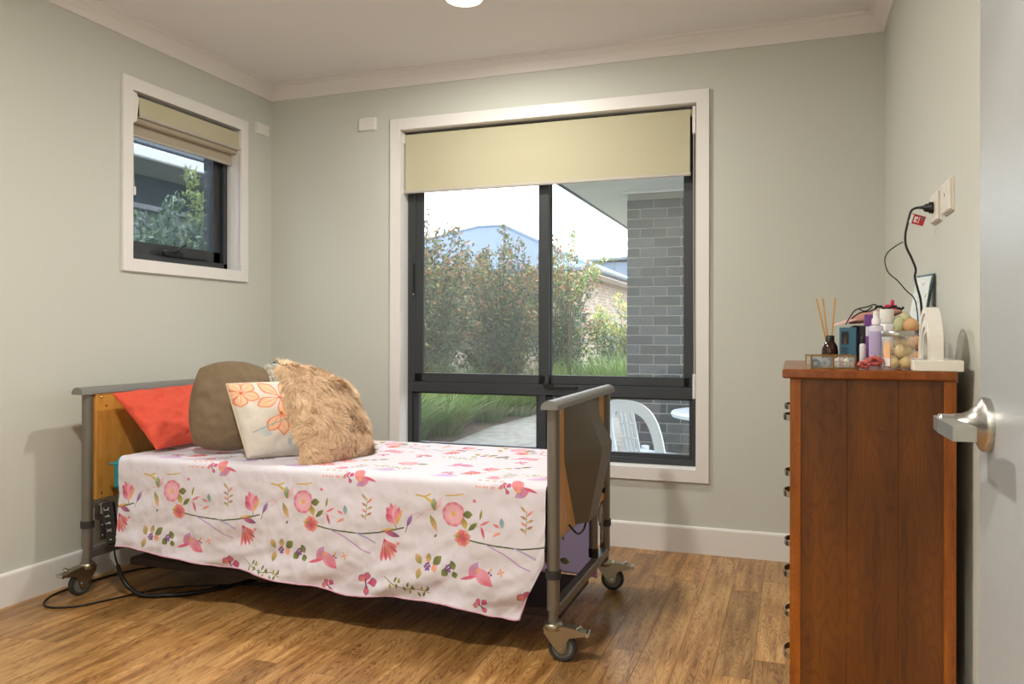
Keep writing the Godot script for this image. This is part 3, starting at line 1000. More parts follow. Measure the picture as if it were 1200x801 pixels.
	for i in spots.size():
		var p: Vector3 = spots[i]
		var kind := 2 if p.z < -8.5 else (1 if p.x < -1.7 else 0)
		tussock(p + Vector3(0, YARD - 0.03, 0), 0.55, [1.2, 1.15, 1.0, 1.15, 1.05, 1.0, 1.45, 1.4, 1.25, 1.35, 1.25, 1.3, 1.3, 1.4, 1.45, 1.5, 1.2][i], 520, blade, ["arching green strappy tussock at the edge of the concrete path", "tall green strappy tussock in the second row under the bronze tipped shrubs", "green strappy tussock beyond the end of the concrete path"][kind], ["tussocks edging the path", "tussocks of the second row", "tussocks beyond the path"][kind])
	var olive := [Color(0.06, 0.095, 0.045), Color(0.09, 0.14, 0.06), Color(0.12, 0.18, 0.08), Color(0.055, 0.09, 0.07)]
	var tipc := [Color(0.34, 0.20, 0.08), Color(0.36, 0.28, 0.10), Color(0.20, 0.26, 0.09), Color(0.42, 0.17, 0.09)]
	var grey_green := [Color(0.18, 0.24, 0.17), Color(0.24, 0.31, 0.22), Color(0.13, 0.19, 0.13)]
	var fresh := [Color(0.40, 0.46, 0.12), Color(0.52, 0.48, 0.14), Color(0.58, 0.38, 0.16)]
	var g0 := YARD - 0.03
	shrub("garden_shrub", "tall olive shrub with bronze tips behind the left tussocks", Vector3(-2.0, g0, -6.4), 1.7, 3.35, 36, 340, 0.07, olive, tipc, 0.12)
	shrub("garden_shrub", "tall loose shrub with sparse top sprays behind the path's edge", Vector3(-1.45, g0, -8.2), 1.6, 3.25, 34, 320, 0.07, olive, tipc, 0.12)
	shrub("garden_shrub", "bronze tipped shrub standing where the path ends", Vector3(-0.95, g0, -9.9), 1.6, 3.4, 34, 300, 0.075, olive, tipc, 0.12)
	shrub("garden_shrub", "dark leafy shrub furthest back beside the house eaves", Vector3(-3.6, g0, -9.0), 2.2, 3.6, 34, 320, 0.08, olive, tipc, 0.1)
	shrub("garden_shrub", "rounded grey green shrub with yellow and orange new growth beyond the path", Vector3(0.0, g0, -11.6), 1.8, 2.5, 32, 320, 0.075, grey_green, fresh, 0.1)
	shrub("garden_shrub", "low rounded grey green shrub nearest the brick wing", Vector3(1.15, g0, -11.2), 1.3, 2.15, 26, 280, 0.075, grey_green, fresh, 0.1)
	shrub("garden_shrub", "dense dark shrub closing the gap behind the second row of tussocks", Vector3(-2.75, g0, -7.9), 1.5, 3.0, 34, 340, 0.075, olive, tipc, 0.08)
	shrub("garden_shrub", "dark leafy shrub growing close against the pale brick house", Vector3(-2.5, g0, -10.6), 1.9, 3.0, 36, 340, 0.08, olive, tipc, 0.08)
	# one long leafy spray reaching out over the house roof
	var sp := thing("leafy_branch", "long leafy spray arching above the house roof", "branch", Vector3(-0.6, g0, -9.4))
	var wd := Geo.new()
	var xfs := []
	var cols := []
	for e in [[Vector3(0, 0, 0), Vector3(0.05, 1.7, 0), Vector3(0.35, 2.35, 0.05), Vector3(0.85, 2.78, 0.1)], [Vector3(0, 0, 0), Vector3(-0.05, 1.9, 0), Vector3(-0.02, 2.7, 0.05), Vector3(0.12, 3.15, 0.1)], [Vector3(0, 0, 0), Vector3(0.02, 1.6, 0.1), Vector3(0.2, 2.2, 0.15), Vector3(0.55, 2.42, 0.2)]]:
		var path := curve(e, 8)
		wd.tube(path, 0.012, 5, 0.003)
		for k in 150:
			var f := (0.45 + 0.55 * rng.randf()) * (path.size() - 1)
			var i := mini(int(f), path.size() - 2)
			var p: Vector3 = path[i].lerp(path[i + 1], f - i) + rand_dir() * 0.07
			var d := rand_dir()
			xfs.append(Transform3D(Basis.looking_at(-d, Vector3.UP if absf(d.y) < 0.95 else Vector3.RIGHT), p))
			cols.append([Color(0.25, 0.36, 0.12), Color(0.33, 0.40, 0.14), Color(0.45, 0.33, 0.15)][k % 3])
	part(sp, "stem", wd, M.bark)
	scatter(sp, "foliage", leaf_mesh(0.085, 0.04), M.leaf, xfs, cols)
	far_house()
	beside_small_window()


func plastic_chair(at: Vector3, turn: float) -> void:
	var o := thing("plastic_chair", "white plastic garden chair with a slotted back on the paved strip outside", "chair", at, turn)
	# seat faces +z
	var rows := []
	for i in 11:
		var row := []
		for j in 11:
			var u := j / 10.0 * 2.0 - 1.0
			var v := i / 10.0
			row.append(Vector3(u * lerpf(0.19, 0.225, v), 0.43 - 0.02 * (1.0 - u * u) * sin(PI * v) - 0.02 * pow(v, 6.0) * 1.0 - 0.015 * u * u * 0.0, -0.20 + 0.42 * v))
		rows.append(row)
	var seat := Geo.new().grid(rows, [], true)
	var under := []
	for r in rows:
		var row := []
		for p in r:
			row.append(p + Vector3(0, -0.012, 0))
		under.append(row)
	seat.grid(under, [], false)
	part(o, "seat", seat, M.plastic)
	# the back: an arched band, and a slotted splat between two openings
	var back := func(u: float, h: float) -> Vector3:   # u: -1..1 across, h: 0..1 up
		return Vector3(u * 0.245, 0.43 + 0.40 * h, -0.20 - 0.11 * h + 0.06 * u * u)
	var band := Geo.new()
	var prow := []
	var qrow := []
	for k in 33:
		var a := PI * k / 32.0
		var ca := cos(a)
		var sa := sin(a)
		var e := func(q: float) -> float: return signf(q) * pow(absf(q), 0.62)
		prow.append(back.call(e.call(ca) * 1.0, pow(sa, 0.55) * 1.0))
		qrow.append(back.call(e.call(ca) * 0.74, pow(sa, 0.55) * 0.80))
	for s in [-1.0, 1.0]:
		var r2 := []
		for rr in [prow, qrow]:
			var row := []
			for p in rr:
				row.append(p + Vector3(0, 0, 0.006 * s))
			r2.append(row)
		band.grid(r2, [], s > 0)
	for rr in [prow, qrow]:
		var r2 := [[], []]
		for p in rr:
			r2[0].append(p + Vector3(0, 0, -0.006))
			r2[1].append(p + Vector3(0, 0, 0.006))
		band.grid(r2, [], false)
	part(o, "back_band", band, M.plastic)
	for k in 4:
		var u0 := -0.30 + 0.16 * k
		var pts := []
		for i in 7:
			pts.append(back.call(u0 + 0.06, i / 6.0 * 0.84))
		var g := Geo.new()
		for i in 6:
			var p: Vector3 = (pts[i] + pts[i + 1]) * 0.5
			var d: Vector3 = pts[i + 1] - pts[i]
			g.box(p, Vector3(0.032, d.length() + 0.004, 0.010), 0.002, Basis(Vector3.RIGHT, atan2(d.z, d.y)))
		part(o, "splat_slat", g, M.plastic)
	for h in [0.05, 0.32, 0.58]:
		var p: Vector3 = back.call(0.0, h)
		part(o, "splat_bridge", Geo.new().box(p, Vector3(0.15, 0.018, 0.010), 0.002, Basis(Vector3.RIGHT, -0.27)), M.plastic)
	for s in [-1.0, 1.0]:
		part(o, "leg", Geo.new().tube([Vector3(0.255 * s, 0.0, 0.23), Vector3(0.225 * s, 0.44, 0.20)], 0.018, 8, 0.03), M.plastic)
		part(o, "leg", Geo.new().tube([Vector3(0.25 * s, 0.0, -0.29), Vector3(0.20 * s, 0.44, -0.19)], 0.018, 8, 0.03), M.plastic)


func far_house() -> void:
	var o := thing("neighbour_house", "pale brick house with a grey hip roof beyond the garden", "house", Vector3(-6.0, YARD, -19.5))
	var hx := 3.9
	var hz := 4.0
	var e := 2.96           # eave height above the yard
	part(o, "wall", Geo.new().span(Vector3(-hx, 0, -hz), Vector3(hx, e - 0.12, hz)), M.far_brick)
	var ex := hx + 0.5
	var ez := hz + 0.5
	part(o, "soffit", Geo.new().span(Vector3(-ex, e - 0.14, -ez), Vector3(ex, e - 0.11, ez)), M.fascia)
	part(o, "fascia", Geo.new().span(Vector3(-ex, e - 0.16, -ez), Vector3(ex, e - 0.02, ez)), M.fascia)
	part(o, "gutter", Geo.new().span(Vector3(-ex - 0.1, e - 0.10, ez), Vector3(ex + 0.1, e, ez + 0.1), 0.02), M.gutter)
	part(o, "gutter", Geo.new().span(Vector3(ex, e - 0.10, -ez), Vector3(ex + 0.1, e, ez + 0.1), 0.02), M.gutter)
	var rf := Geo.new()
	var r0 := Vector3(-0.45, e + 1.75, 0)
	var r1 := Vector3(0.45, e + 1.75, 0)
	var c := [Vector3(-ex - 0.05, e, ez + 0.05), Vector3(ex + 0.05, e, ez + 0.05), Vector3(ex + 0.05, e, -ez - 0.05), Vector3(-ex - 0.05, e, -ez - 0.05)]
	var add := func(q: Array) -> void:
		var n: Vector3 = (q[1] - q[0]).cross(q[2] - q[0]).normalized()
		if n.y < 0:
			n = -n
		if q.size() == 4:
			rf.quad(q[0], q[1], q[2], q[3], n)
		else:
			rf.face3(q[0], q[1], q[2], n)
	add.call([c[0], c[1], r1, r0])
	add.call([c[2], c[3], r0, r1])
	add.call([c[1], c[2], r1])
	add.call([c[3], c[0], r0])
	var roof := part(o, "roof", rf, M.roof)
	part(roof, "hip_cap", Geo.new().tube([c[1], r1], 0.06, 6), M.roof)
	part(roof, "hip_cap", Geo.new().tube([c[0], r0], 0.06, 6), M.roof)
	part(roof, "ridge_cap", Geo.new().tube([r0, r1], 0.06, 6), M.roof)
	var win := part(o, "window", Geo.new().span(Vector3(1.9, 1.0, hz), Vector3(3.1, 2.5, hz + 0.03)), M.gutter)
	part(win, "pane", Geo.new().span(Vector3(1.97, 1.07, hz + 0.02), Vector3(3.03, 2.43, hz + 0.04)), M.dark_wall)
	part(o, "downpipe", Geo.new().tube([Vector3(ex, e - 0.1, ez - 0.35), Vector3(ex - 0.15, e - 0.32, ez - 0.4), Vector3(hx + 0.05, e - 0.42, hz - 0.1), Vector3(hx + 0.05, 0, hz - 0.1)], 0.05, 8), M.gutter)
	# a taller sheeted building behind it
	var b := thing("metal_shed", "blue grey sheet metal building behind the pale brick house", "building", Vector3(0.5, YARD, -27.0))
	part(b, "wall", Geo.new().span(Vector3(-5.3, 0, -5), Vector3(5.0, 4.15, 0)), M.far_wall)
	part(b, "roof", Geo.new().prism(PackedVector2Array([Vector2(-5.5, 4.15), Vector2(5.2, 4.65), Vector2(5.2, 4.75), Vector2(-5.5, 4.25)]), 5.4, Transform3D(Basis(), Vector3(0, 0, -5.2))), M.gutter)
	for k in 20:
		part(b, "rib", Geo.new().span(Vector3(-5.1 + k * 0.5, 0.0, 0.0), Vector3(-5.06 + k * 0.5, 4.15, 0.03)), M.far_wall)


func beside_small_window() -> void:
	var f := thing("paling_fence", "weathered grey paling fence outside the small window", "fence", Vector3(-1.75, YARD, 0))
	var pal := Geo.new().box(Vector3(0, 1.13, 0), Vector3(0.018, 2.26, 0.094), 0.002).mesh()
	for k in 44:
		var z := -3.6 + k * 0.1
		part_mesh(f, "paling", pal, M.paling).position = Vector3(0.004 if k % 2 else -0.004, 0.02 * sin(k * 2.1), z)
	for y in [0.4, 1.2, 2.02]:
		part(f, "rail", Geo.new().span(Vector3(0.014, y, -3.7), Vector3(0.055, y + 0.09, 0.85), 0.003), M.paling)
	part(f, "capping", Geo.new().span(Vector3(-0.04, 2.26, -3.7), Vector3(0.06, 2.30, 0.85), 0.003), M.paling)
	for z in [-2.9, -0.95, 0.8]:
		part(f, "post", Geo.new().span(Vector3(0.014, 0, z), Vector3(0.10, 2.27, z + 0.1), 0.003), M.paling)
	var h := thing("side_house", "dark walled house with a white gutter beyond the paling fence", "house", Vector3(-3.65, YARD, 0))
	part(h, "wall", Geo.new().span(Vector3(-3.0, 0, -5.5), Vector3(0.0, 3.03, 6)), M.dark_wall)
	part(h, "soffit", Geo.new().span(Vector3(-0.1, 3.03, -5.5), Vector3(0.62, 3.05, 6)), M.soffit)
	part(h, "gutter", Geo.new().span(Vector3(0.60, 3.02, -5.5), Vector3(0.72, 3.14, 6), 0.015), M.fascia)
	part(h, "roof", Geo.new().prism(PackedVector2Array([Vector2(0.7, 3.12), Vector2(-3.0, 4.5), Vector2(-3.0, 4.6), Vector2(0.7, 3.17)]), 11.5, Transform3D(Basis(), Vector3(0, 0, -5.5))), M.dark_wall)
	var leaves := [Color(0.17, 0.24, 0.18), Color(0.25, 0.33, 0.26), Color(0.11, 0.17, 0.12), Color(0.34, 0.41, 0.34)]
	var lime := [Color(0.36, 0.42, 0.14), Color(0.42, 0.44, 0.18)]
	shrub("fence_shrub", "bushy grey green shrub growing along the paling fence", Vector3(-0.95, YARD - 0.03, 0.04), 1.0, 2.65, 30, 420, 0.045, leaves, [], 0.35)
	shrub("fence_shrub", "taller leafy shrub beside the brick jamb of the small window", Vector3(-0.95, YARD - 0.03, -0.66), 0.8, 3.05, 26, 460, 0.045, leaves, lime, 0.3)


# ------------------------------------------------------------------ the bed
func rebase(o: Node3D, at: Vector3) -> void:
	# parts were laid out in room coordinates: move the thing's own origin to its base
	o.position = at
	for c in o.get_children():
		c.position -= at


# castor with its stem above the parent's origin; turn points its pedal
func caster(parent: Node3D, at: Vector3, turn: float) -> void:
	var o := Node3D.new()
	o.name = "caster"
	o.position = at
	o.rotation.y = turn
	parent.add_child(o, true)
	var r := 0.05
	var c := Vector3(0.034, r, 0)
	var ring := Basis(Vector3(1, 0, 0), Vector3(0, 0, 1), Vector3(0, -1, 0))
	part(o, "tyre", Geo.new().lathe([Vector2(0.036, -0.012), Vector2(0.046, -0.013), Vector2(r, -0.008), Vector2(r, 0.008), Vector2(0.046, 0.013), Vector2(0.036, 0.012)], 32, Transform3D(ring, c)), M.rubber)
	part(o, "wheel_disc", Geo.new().lathe([Vector2(0.0, -0.010), Vector2(0.012, -0.012), Vector2(0.030, -0.008), Vector2(0.038, -0.011), Vector2(0.038, 0.011), Vector2(0.030, 0.008), Vector2(0.012, 0.012), Vector2(0.0, 0.010)], 32, Transform3D(ring, c)), M.grey_rim)
	var side := PackedVector2Array([Vector2(-0.030, 0.118), Vector2(-0.030, 0.098), Vector2(-0.010, 0.070), Vector2(0.020, 0.034), Vector2(0.036, 0.032), Vector2(0.048, 0.044), Vector2(0.050, 0.072), Vector2(0.060, 0.086), Vector2(0.112, 0.096), Vector2(0.118, 0.103), Vector2(0.080, 0.116), Vector2(0.040, 0.122)])
	var fk := Geo.new()
	for s in [-1.0, 1.0]:
		fk.prism(side, 0.003, Transform3D(Basis(), Vector3(0, 0, 0.018 * s - 0.0015)))
	# hood over the two plates
	var hood := PackedVector2Array([Vector2(-0.032, 0.119), Vector2(-0.032, 0.112), Vector2(0.040, 0.116), Vector2(0.080, 0.110), Vector2(0.118, 0.099), Vector2(0.122, 0.104), Vector2(0.082, 0.118), Vector2(0.040, 0.125)])
	fk.prism(hood, 0.042, Transform3D(Basis(), Vector3(0, 0, -0.021)))
	fk.lathe([Vector2(0.030, 0.108), Vector2(0.033, 0.114), Vector2(0.033, 0.126), Vector2(0.026, 0.134), Vector2(0.0, 0.134)], 24)
	part(o, "fork", fk, M.zinc)
	part(o, "axle_bolt", Geo.new().cyl(c + Vector3(0, 0, -0.025), c + Vector3(0, 0, 0.025), 0.008, 12), M.chrome)
	part(o, "brake_pedal", Geo.new().cyl(Vector3(0.122, 0.103, -0.022), Vector3(0.122, 0.103, 0.022), 0.008, 10).tube([Vector3(0.085, 0.118, 0.01), Vector3(0.10, 0.128, 0.01)], 0.006, 8), M.chrome)
	part(o, "stem", Geo.new().cyl(Vector3(0, 0.13, 0), Vector3(0, 0.18, 0), 0.013, 14), M.bed_metal)


func rail_profile() -> PackedVector2Array:
	var q := PackedVector2Array([Vector2(-0.031, 0.0)])
	for k in 9:
		var a := PI - PI * k / 8.0
		q.append(Vector2(0.031 * cos(a), 0.006 + 0.026 * sin(a)))
	q.append(Vector2(0.031, 0.0))
	return q


func bed() -> void:
	var o := thing("care_bed", "adjustable care bed with beech panel ends, grey metal posts and castors", "bed")
	var z0 := 1.545
	var z1 := 0.731
	var along_z := Transform3D(Basis(), Vector3.ZERO)
	for e in [[0.178, 0.872, 0.20], [2.312, 0.878, 0.175]]:
		var x: float = e[0]
		for z in [z0, z1]:
			var p := Geo.new()
			p.cyl(Vector3(x, e[2], z), Vector3(x, e[1] + 0.004, z), 0.0225, 20)
			part(o, "post", p, M.bed_metal)
			part(o, "post_foot", Geo.new().cyl(Vector3(x, 0.125, z), Vector3(x, e[2] + 0.01, z), 0.0175, 16), M.bed_metal)
			part(o, "clamp_collar", Geo.new().cyl(Vector3(x, 0.285, z), Vector3(x, 0.315, z), 0.0275, 16), M.rubber, "dark collar on the post")
		along_z.origin = Vector3(x, e[1], z1 - 0.065)
		part(o, "top_rail", Geo.new().prism(rail_profile(), z0 - z1 + 0.12, along_z), M.bed_rail, "rounded grey top rail")
	# beech panels
	var hp := part(o, "head_panel", Geo.new().span(Vector3(0.186, 0.405, z1 + 0.02), Vector3(0.204, 0.876, z0 - 0.02), 0.002), M.beech, "beech headboard panel")
	for q in [Vector3(0.205, 0.855, 1.495), Vector3(0.205, 0.43, 1.495)]:
		part(hp, "screw", Geo.new().ball(q, Vector3(0.003, 0.006, 0.006), 10), M.chrome)
	part(hp, "red_dot", Geo.new().ball(Vector3(0.2045, 0.815, 1.468), Vector3(0.0015, 0.006, 0.006), 10), M.tag_red, "small red dot")
	part(o, "foot_panel", Geo.new().span(Vector3(2.290, 0.402, z1 + 0.02), Vector3(2.312, 0.882, z0 - 0.02), 0.002), M.beech, "beech footboard panel")
	# folded grey-brown moulding on the outside of the footboard
	var lv := [[0.884, [[1.41, 2.312], [1.19, 2.334], [1.075, 2.334], [0.855, 2.312]]], [0.70, [[1.41, 2.312], [1.19, 2.402], [1.005, 2.402], [0.83, 2.312]]], [0.66, [[1.40, 2.312], [1.19, 2.400], [1.005, 2.400], [0.835, 2.312]]], [0.405, [[1.245, 2.312], [1.19, 2.350], [1.05, 2.350], [0.985, 2.312]]]]
	var cv := Geo.new()
	for i in lv.size() - 1:
		for k in 3:
			var a := Vector3(lv[i][1][k][1], lv[i][0], lv[i][1][k][0])
			var b := Vector3(lv[i][1][k + 1][1], lv[i][0], lv[i][1][k + 1][0])
			var c := Vector3(lv[i + 1][1][k + 1][1], lv[i + 1][0], lv[i + 1][1][k + 1][0])
			var d := Vector3(lv[i + 1][1][k][1], lv[i + 1][0], lv[i + 1][1][k][0])
			var n := (b - a).cross(d - a).normalized()
			if n.x < 0:
				n = -n
			cv.quad(a, b, c, d, n)
	for i in [0, 3]:
		var q := []
		for k in 4:
			q.append(Vector3(lv[i][1][k][1], lv[i][0], lv[i][1][k][0]))
		cv.quad(q[0], q[1], q[2], q[3], Vector3.UP if i == 0 else Vector3.DOWN)
	part(o, "foot_moulding", cv, M.bed_cover, "folded grey-brown plastic moulding")
	part(o, "moulding_screw", Geo.new().ball(Vector3(2.336, 0.87, 1.13), Vector3(0.003, 0.006, 0.006), 10), M.black)
	part(o, "cable_plug", Geo.new().cyl(Vector3(2.312, 0.455, 0.80), Vector3(2.33, 0.455, 0.80), 0.012, 10), M.black)
	part(o, "motor_lead", Geo.new().tube(curve([Vector3(2.318, 0.43, 1.36), Vector3(2.34, 0.39, 1.32), Vector3(2.34, 0.385, 1.22), Vector3(2.335, 0.42, 1.16)], 5), 0.004, 6), M.black)
	# foot chassis
	part(o, "cross_bar", Geo.new().span(Vector3(2.294, 0.150, z1), Vector3(2.330, 0.188, z0), 0.004), M.bed_metal)
	part(o, "cross_bar", Geo.new().span(Vector3(0.162, 0.150, z1), Vector3(0.194, 0.188, z0), 0.004), M.bed_metal)
	part(o, "lift_column", Geo.new().cyl(Vector3(2.30, 0.19, 0.90), Vector3(2.30, 0.46, 0.90), 0.019, 18), M.bed_metal)
	part(o, "column_sleeve", Geo.new().cyl(Vector3(2.30, 0.188, 0.90), Vector3(2.30, 0.225, 0.90), 0.021, 18), M.black, "black sleeve")
	for e in [[2.29, 0.80], [0.195, 1.50]]:
		var bx: float = e[0]
		var bz: float = e[1]
		var pl := part(o, "hook_plate", Geo.new().prism(PackedVector2Array([Vector2(bz - 0.03, 0.225), Vector2(bz + 0.012, 0.225), Vector2(bz + 0.012, 0.31), Vector2(bz + 0.045, 0.325), Vector2(bz + 0.045, 0.375), Vector2(bz + 0.02, 0.395), Vector2(bz - 0.03, 0.395)]), 0.006, Transform3D(Basis(Vector3(0, 0, 1), Vector3(0, 1, 0), Vector3(1, 0, 0)), Vector3(bx + 0.018, 0, 0))), M.satin)
		for y in [0.245, 0.29, 0.345]:
			part(pl, "rivet", Geo.new().ball(Vector3(bx + 0.026, y, bz), Vector3(0.003, 0.007, 0.007), 10), M.zinc)
	part(o, "latch_knob", Geo.new().cyl(Vector3(0.236, 0.345, 1.505), Vector3(0.236, 0.383, 1.505), 0.02, 14).ball(Vector3(0.236, 0.383, 1.505), Vector3(0.024, 0.011, 0.024), 16), M.bed_rail)
	# mattress platform and base tray
	var fr := Geo.new()
	fr.span(Vector3(0.22, 0.325, 1.465), Vector3(2.29, 0.365, 1.505), 0.003)
	fr.span(Vector3(0.22, 0.325, 0.765), Vector3(2.29, 0.365, 0.805), 0.003)
	part(o, "side_rail", fr, M.bed_metal)
	part(o, "platform", Geo.new().span(Vector3(0.30, 0.366, 0.76), Vector3(2.28, 0.438, 1.50), 0.004), M.bed_metal)
	part(o, "base_tray", Geo.new().span(Vector3(0.25, 0.085, 0.95), Vector3(2.292, 0.118, 1.38), 0.004), M.deck, "dark brown base tray")
	# castors
	caster(o, Vector3(0.178, 0, z0), deg_to_rad(-98))
	caster(o, Vector3(0.178, 0, z1), deg_to_rad(-80))
	caster(o, Vector3(2.312, 0, z0), deg_to_rad(6))
	caster(o, Vector3(2.312, 0, z1), deg_to_rad(12))
	rebase(o, Vector3(1.245, 0, 1.138))


func cushion_rows(a: Vector3, b: Vector3, c: Vector3, d: Vector3, thick: float, front: bool, n: int, pinch: float, round_: float, expo: float, crease: float, sd: int) -> Array:
	# corners: a, b along the bottom, c, d along the top (c above b)
	var nrm := (b - a).cross(d - a).normalized()
	var f := FastNoiseLite.new()
	f.seed = sd
	f.frequency = 1.0
	var rows := []
	for i in n + 1:
		var row := []
		for j in n + 1:
			var x := 2.0 * j / n - 1.0
			var y := 2.0 * i / n - 1.0
			x = sin(x * PI * 0.5)
			y = sin(y * PI * 0.5)
			var hx := 1.0 - x * x
			var hy := 1.0 - y * y
			var h := pow(maxf(hx * hy, 0.0), expo)
			var px := x * sqrt(1.0 - round_ * y * y * 0.5) * (1.0 - pinch * hy)
			var py := y * sqrt(1.0 - round_ * x * x * 0.5) * (1.0 - pinch * hx)
			var s := px * 0.5 + 0.5
			var t := py * 0.5 + 0.5
			var p := a.lerp(b, s).lerp(d.lerp(c, s), t)
			var edge := smoothstep(0.0, 0.5, h)
			h += crease * edge * (f.get_noise_2d(x * 2.5, y * 2.5) + 0.6 * f.get_noise_2d(x * 7.0 + 20.0, y * 2.5) + 0.35 * (absf(f.get_noise_2d(x * 5.0 + y * 6.0, y * 2.0 - x * 2.5)) - 0.3))
			row.append(p + nrm * thick * 0.5 * h * (1.0 if front else -1.0))
		rows.append(row)
	return rows


func print_base(w: int, h: int, c: Color) -> Image:
	var im := Image.create(w, h, false, Image.FORMAT_RGB8)
	im.fill(c)
	return im


# ---- brush strokes for the printed cloth; positions in metres on the cloth, y up
class Brush:
	var im: Image
	var scale: Vector2       # pixels a metre
	var origin: Vector2      # cloth position of the image's lower left corner
	var w: int
	var h: int
	var repeats := true

	func _init(image: Image, size: Vector2, low: Vector2) -> void:
		im = image
		w = im.get_width()
		h = im.get_height()
		scale = Vector2(w / size.x, h / size.y)
		origin = low

	func dab(px: int, py: int, c: Color, a: float) -> void:
		if not repeats and (px < 0 or py < 0 or px >= w or py >= h):
			return
		var x := posmod(px, w)
		var y := posmod(py, h)
		im.set_pixel(x, y, im.get_pixel(x, y).lerp(c, a))

	func to_px(p: Vector2) -> Vector2:
		return Vector2((p.x - origin.x) * scale.x, h - (p.y - origin.y) * scale.y)

	# a petal or leaf from its foot to its tip, colour running from c0 to c1, fading to its edges
	func petal(foot: Vector2, tip: Vector2, width: float, c0: Color, c1: Color, alpha := 0.85, belly := 0.5, rim := 0.0) -> void:
		var a := to_px(foot)
		var b := to_px(tip)
		var wd := width * 0.5 * scale.x
		var d := b - a
		var l := d.length()
		if l < 0.5:
			return
		d /= l
		var lo := Vector2(minf(a.x, b.x), minf(a.y, b.y)) - Vector2.ONE * (wd + 1)
		var hi := Vector2(maxf(a.x, b.x), maxf(a.y, b.y)) + Vector2.ONE * (wd + 1)
		var pw := log(0.5) / log(belly)
		for y in range(int(lo.y), int(hi.y) + 1):
			for x in range(int(lo.x), int(hi.x) + 1):
				var q := Vector2(x, y) - a
				var t := q.dot(d) / l
				if t <= 0.0 or t >= 1.0:
					continue
				var half := wd * sin(PI * pow(t, pw))
				var off := absf(q.cross(d))
				if off < half + 0.5:
					var k := clampf(half + 0.5 - off, 0.0, 1.0)
					var e := off / maxf(half, 0.5)
					var grain := 0.12 * sin(off * 1.7 + t * 9.0)
					dab(x, y, c0.lerp(c1, clampf(t + grain, 0.0, 1.0)), alpha * k * (1.0 - 0.35 * (1.0 - e) * rim))

	func line(pts: Array, width: float, c: Color, alpha := 0.85) -> void:
		for i in pts.size() - 1:
			var a := to_px(pts[i])
			var b := to_px(pts[i + 1])
			var n := maxi(1, int(a.distance_to(b) * 1.5))
			var r := maxf(0.5, width * 0.5 * scale.x)
			for k in n:
				var p := a.lerp(b, float(k) / n)
				for y in range(int(p.y - r), int(p.y + r) + 1):
					for x in range(int(p.x - r), int(p.x + r) + 1):
						if Vector2(x, y).distance_to(p) <= r + 0.3:
							dab(x, y, c, alpha * 0.7)

	func disc(p: Vector2, r: float, c0: Color, c1: Color, alpha := 0.9) -> void:
		var a := to_px(p)
		var rr := r * scale.x
		for y in range(int(a.y - rr) - 1, int(a.y + rr) + 2):
			for x in range(int(a.x - rr) - 1, int(a.x + rr) + 2):
				var e := Vector2(x, y).distance_to(a)
				if e < rr + 0.5:
					dab(x, y, c0.lerp(c1, clampf(e / rr, 0.0, 1.0)), alpha * clampf(rr + 0.5 - e, 0.0, 1.0))


const PINK := Color(0.95, 0.70, 0.77)
const ROSE := Color(0.89, 0.42, 0.52)
const CRIMSON := Color(0.80, 0.25, 0.39)
const CORAL := Color(0.94, 0.58, 0.50)
const OLIVE := Color(0.50, 0.53, 0.20)
const MOSS := Color(0.28, 0.35, 0.18)
const PLUM := Color(0.42, 0.22, 0.48)
const LILAC := Color(0.74, 0.58, 0.82)
const GOLD := Color(0.86, 0.72, 0.28)
const PEACH := Color(0.95, 0.70, 0.52)
const MISTY := Color(0.62, 0.74, 0.74)


func lily(b: Brush, at: Vector2) -> void:
	for k in 5:
		var a := deg_to_rad([118, 103, 90, 76, 132][k])
		b.petal(at, at + Vector2(cos(a), sin(a)) * [0.075, 0.085, 0.08, 0.072, 0.055][k], 0.026, PINK, [CRIMSON, ROSE, PINK, ROSE, CRIMSON][k], 0.85, 0.6)
	b.petal(at + Vector2(0.002, 0.0), at + Vector2(0.032, 0.062), 0.014, GOLD, PEACH, 0.8)
	b.line([at, at + Vector2(0.004, -0.012)], 0.003, OLIVE)


func trumpet(b: Brush, at: Vector2) -> void:
	for k in 6:
		var a := deg_to_rad([-98, -84, -70, -56, -42, -28][k])
		var l: float = [0.088, 0.082, 0.085, 0.08, 0.072, 0.062][k]
		b.petal(at, at + Vector2(cos(a), sin(a)) * l, 0.015, PEACH, [ROSE, CRIMSON, ROSE, CORAL, CRIMSON, ROSE][k], 0.85, 0.7)
		b.line([at, at + Vector2(cos(a), sin(a)) * l * 0.8], 0.0025, CRIMSON, 0.5)
	b.petal(at + Vector2(0.05, -0.018), at + Vector2(0.066, -0.008), 0.012, ROSE, PEACH)


func bird(b: Brush, at: Vector2, lean: float, s: float, c0: Color, c1: Color) -> void:
	var r := func(p: Vector2) -> Vector2: return at + p.rotated(lean) * s
	b.petal(r.call(Vector2(-0.02, 0.03)), r.call(Vector2(0.06, -0.03)), 0.048 * s, c0, c1, 0.85, 0.5)
	b.petal(r.call(Vector2(-0.035, -0.012)), r.call(Vector2(0.0, 0.05)), 0.035 * s, c1, LILAC, 0.8)
	b.petal(r.call(Vector2(0.0, 0.0)), r.call(Vector2(-0.07, -0.018)), 0.012 * s, c1, CRIMSON, 0.85)
	b.petal(r.call(Vector2(-0.01, 0.01)), r.call(Vector2(0.008, 0.03)), 0.014 * s, PEACH, PEACH, 0.8)
	for k in 6:
		b.line([r.call(Vector2(0.01 + 0.006 * k, -0.004 - 0.003 * k)), r.call(Vector2(0.028 + 0.006 * k, -0.026 - 0.001 * k))], 0.0015, c1, 0.5)


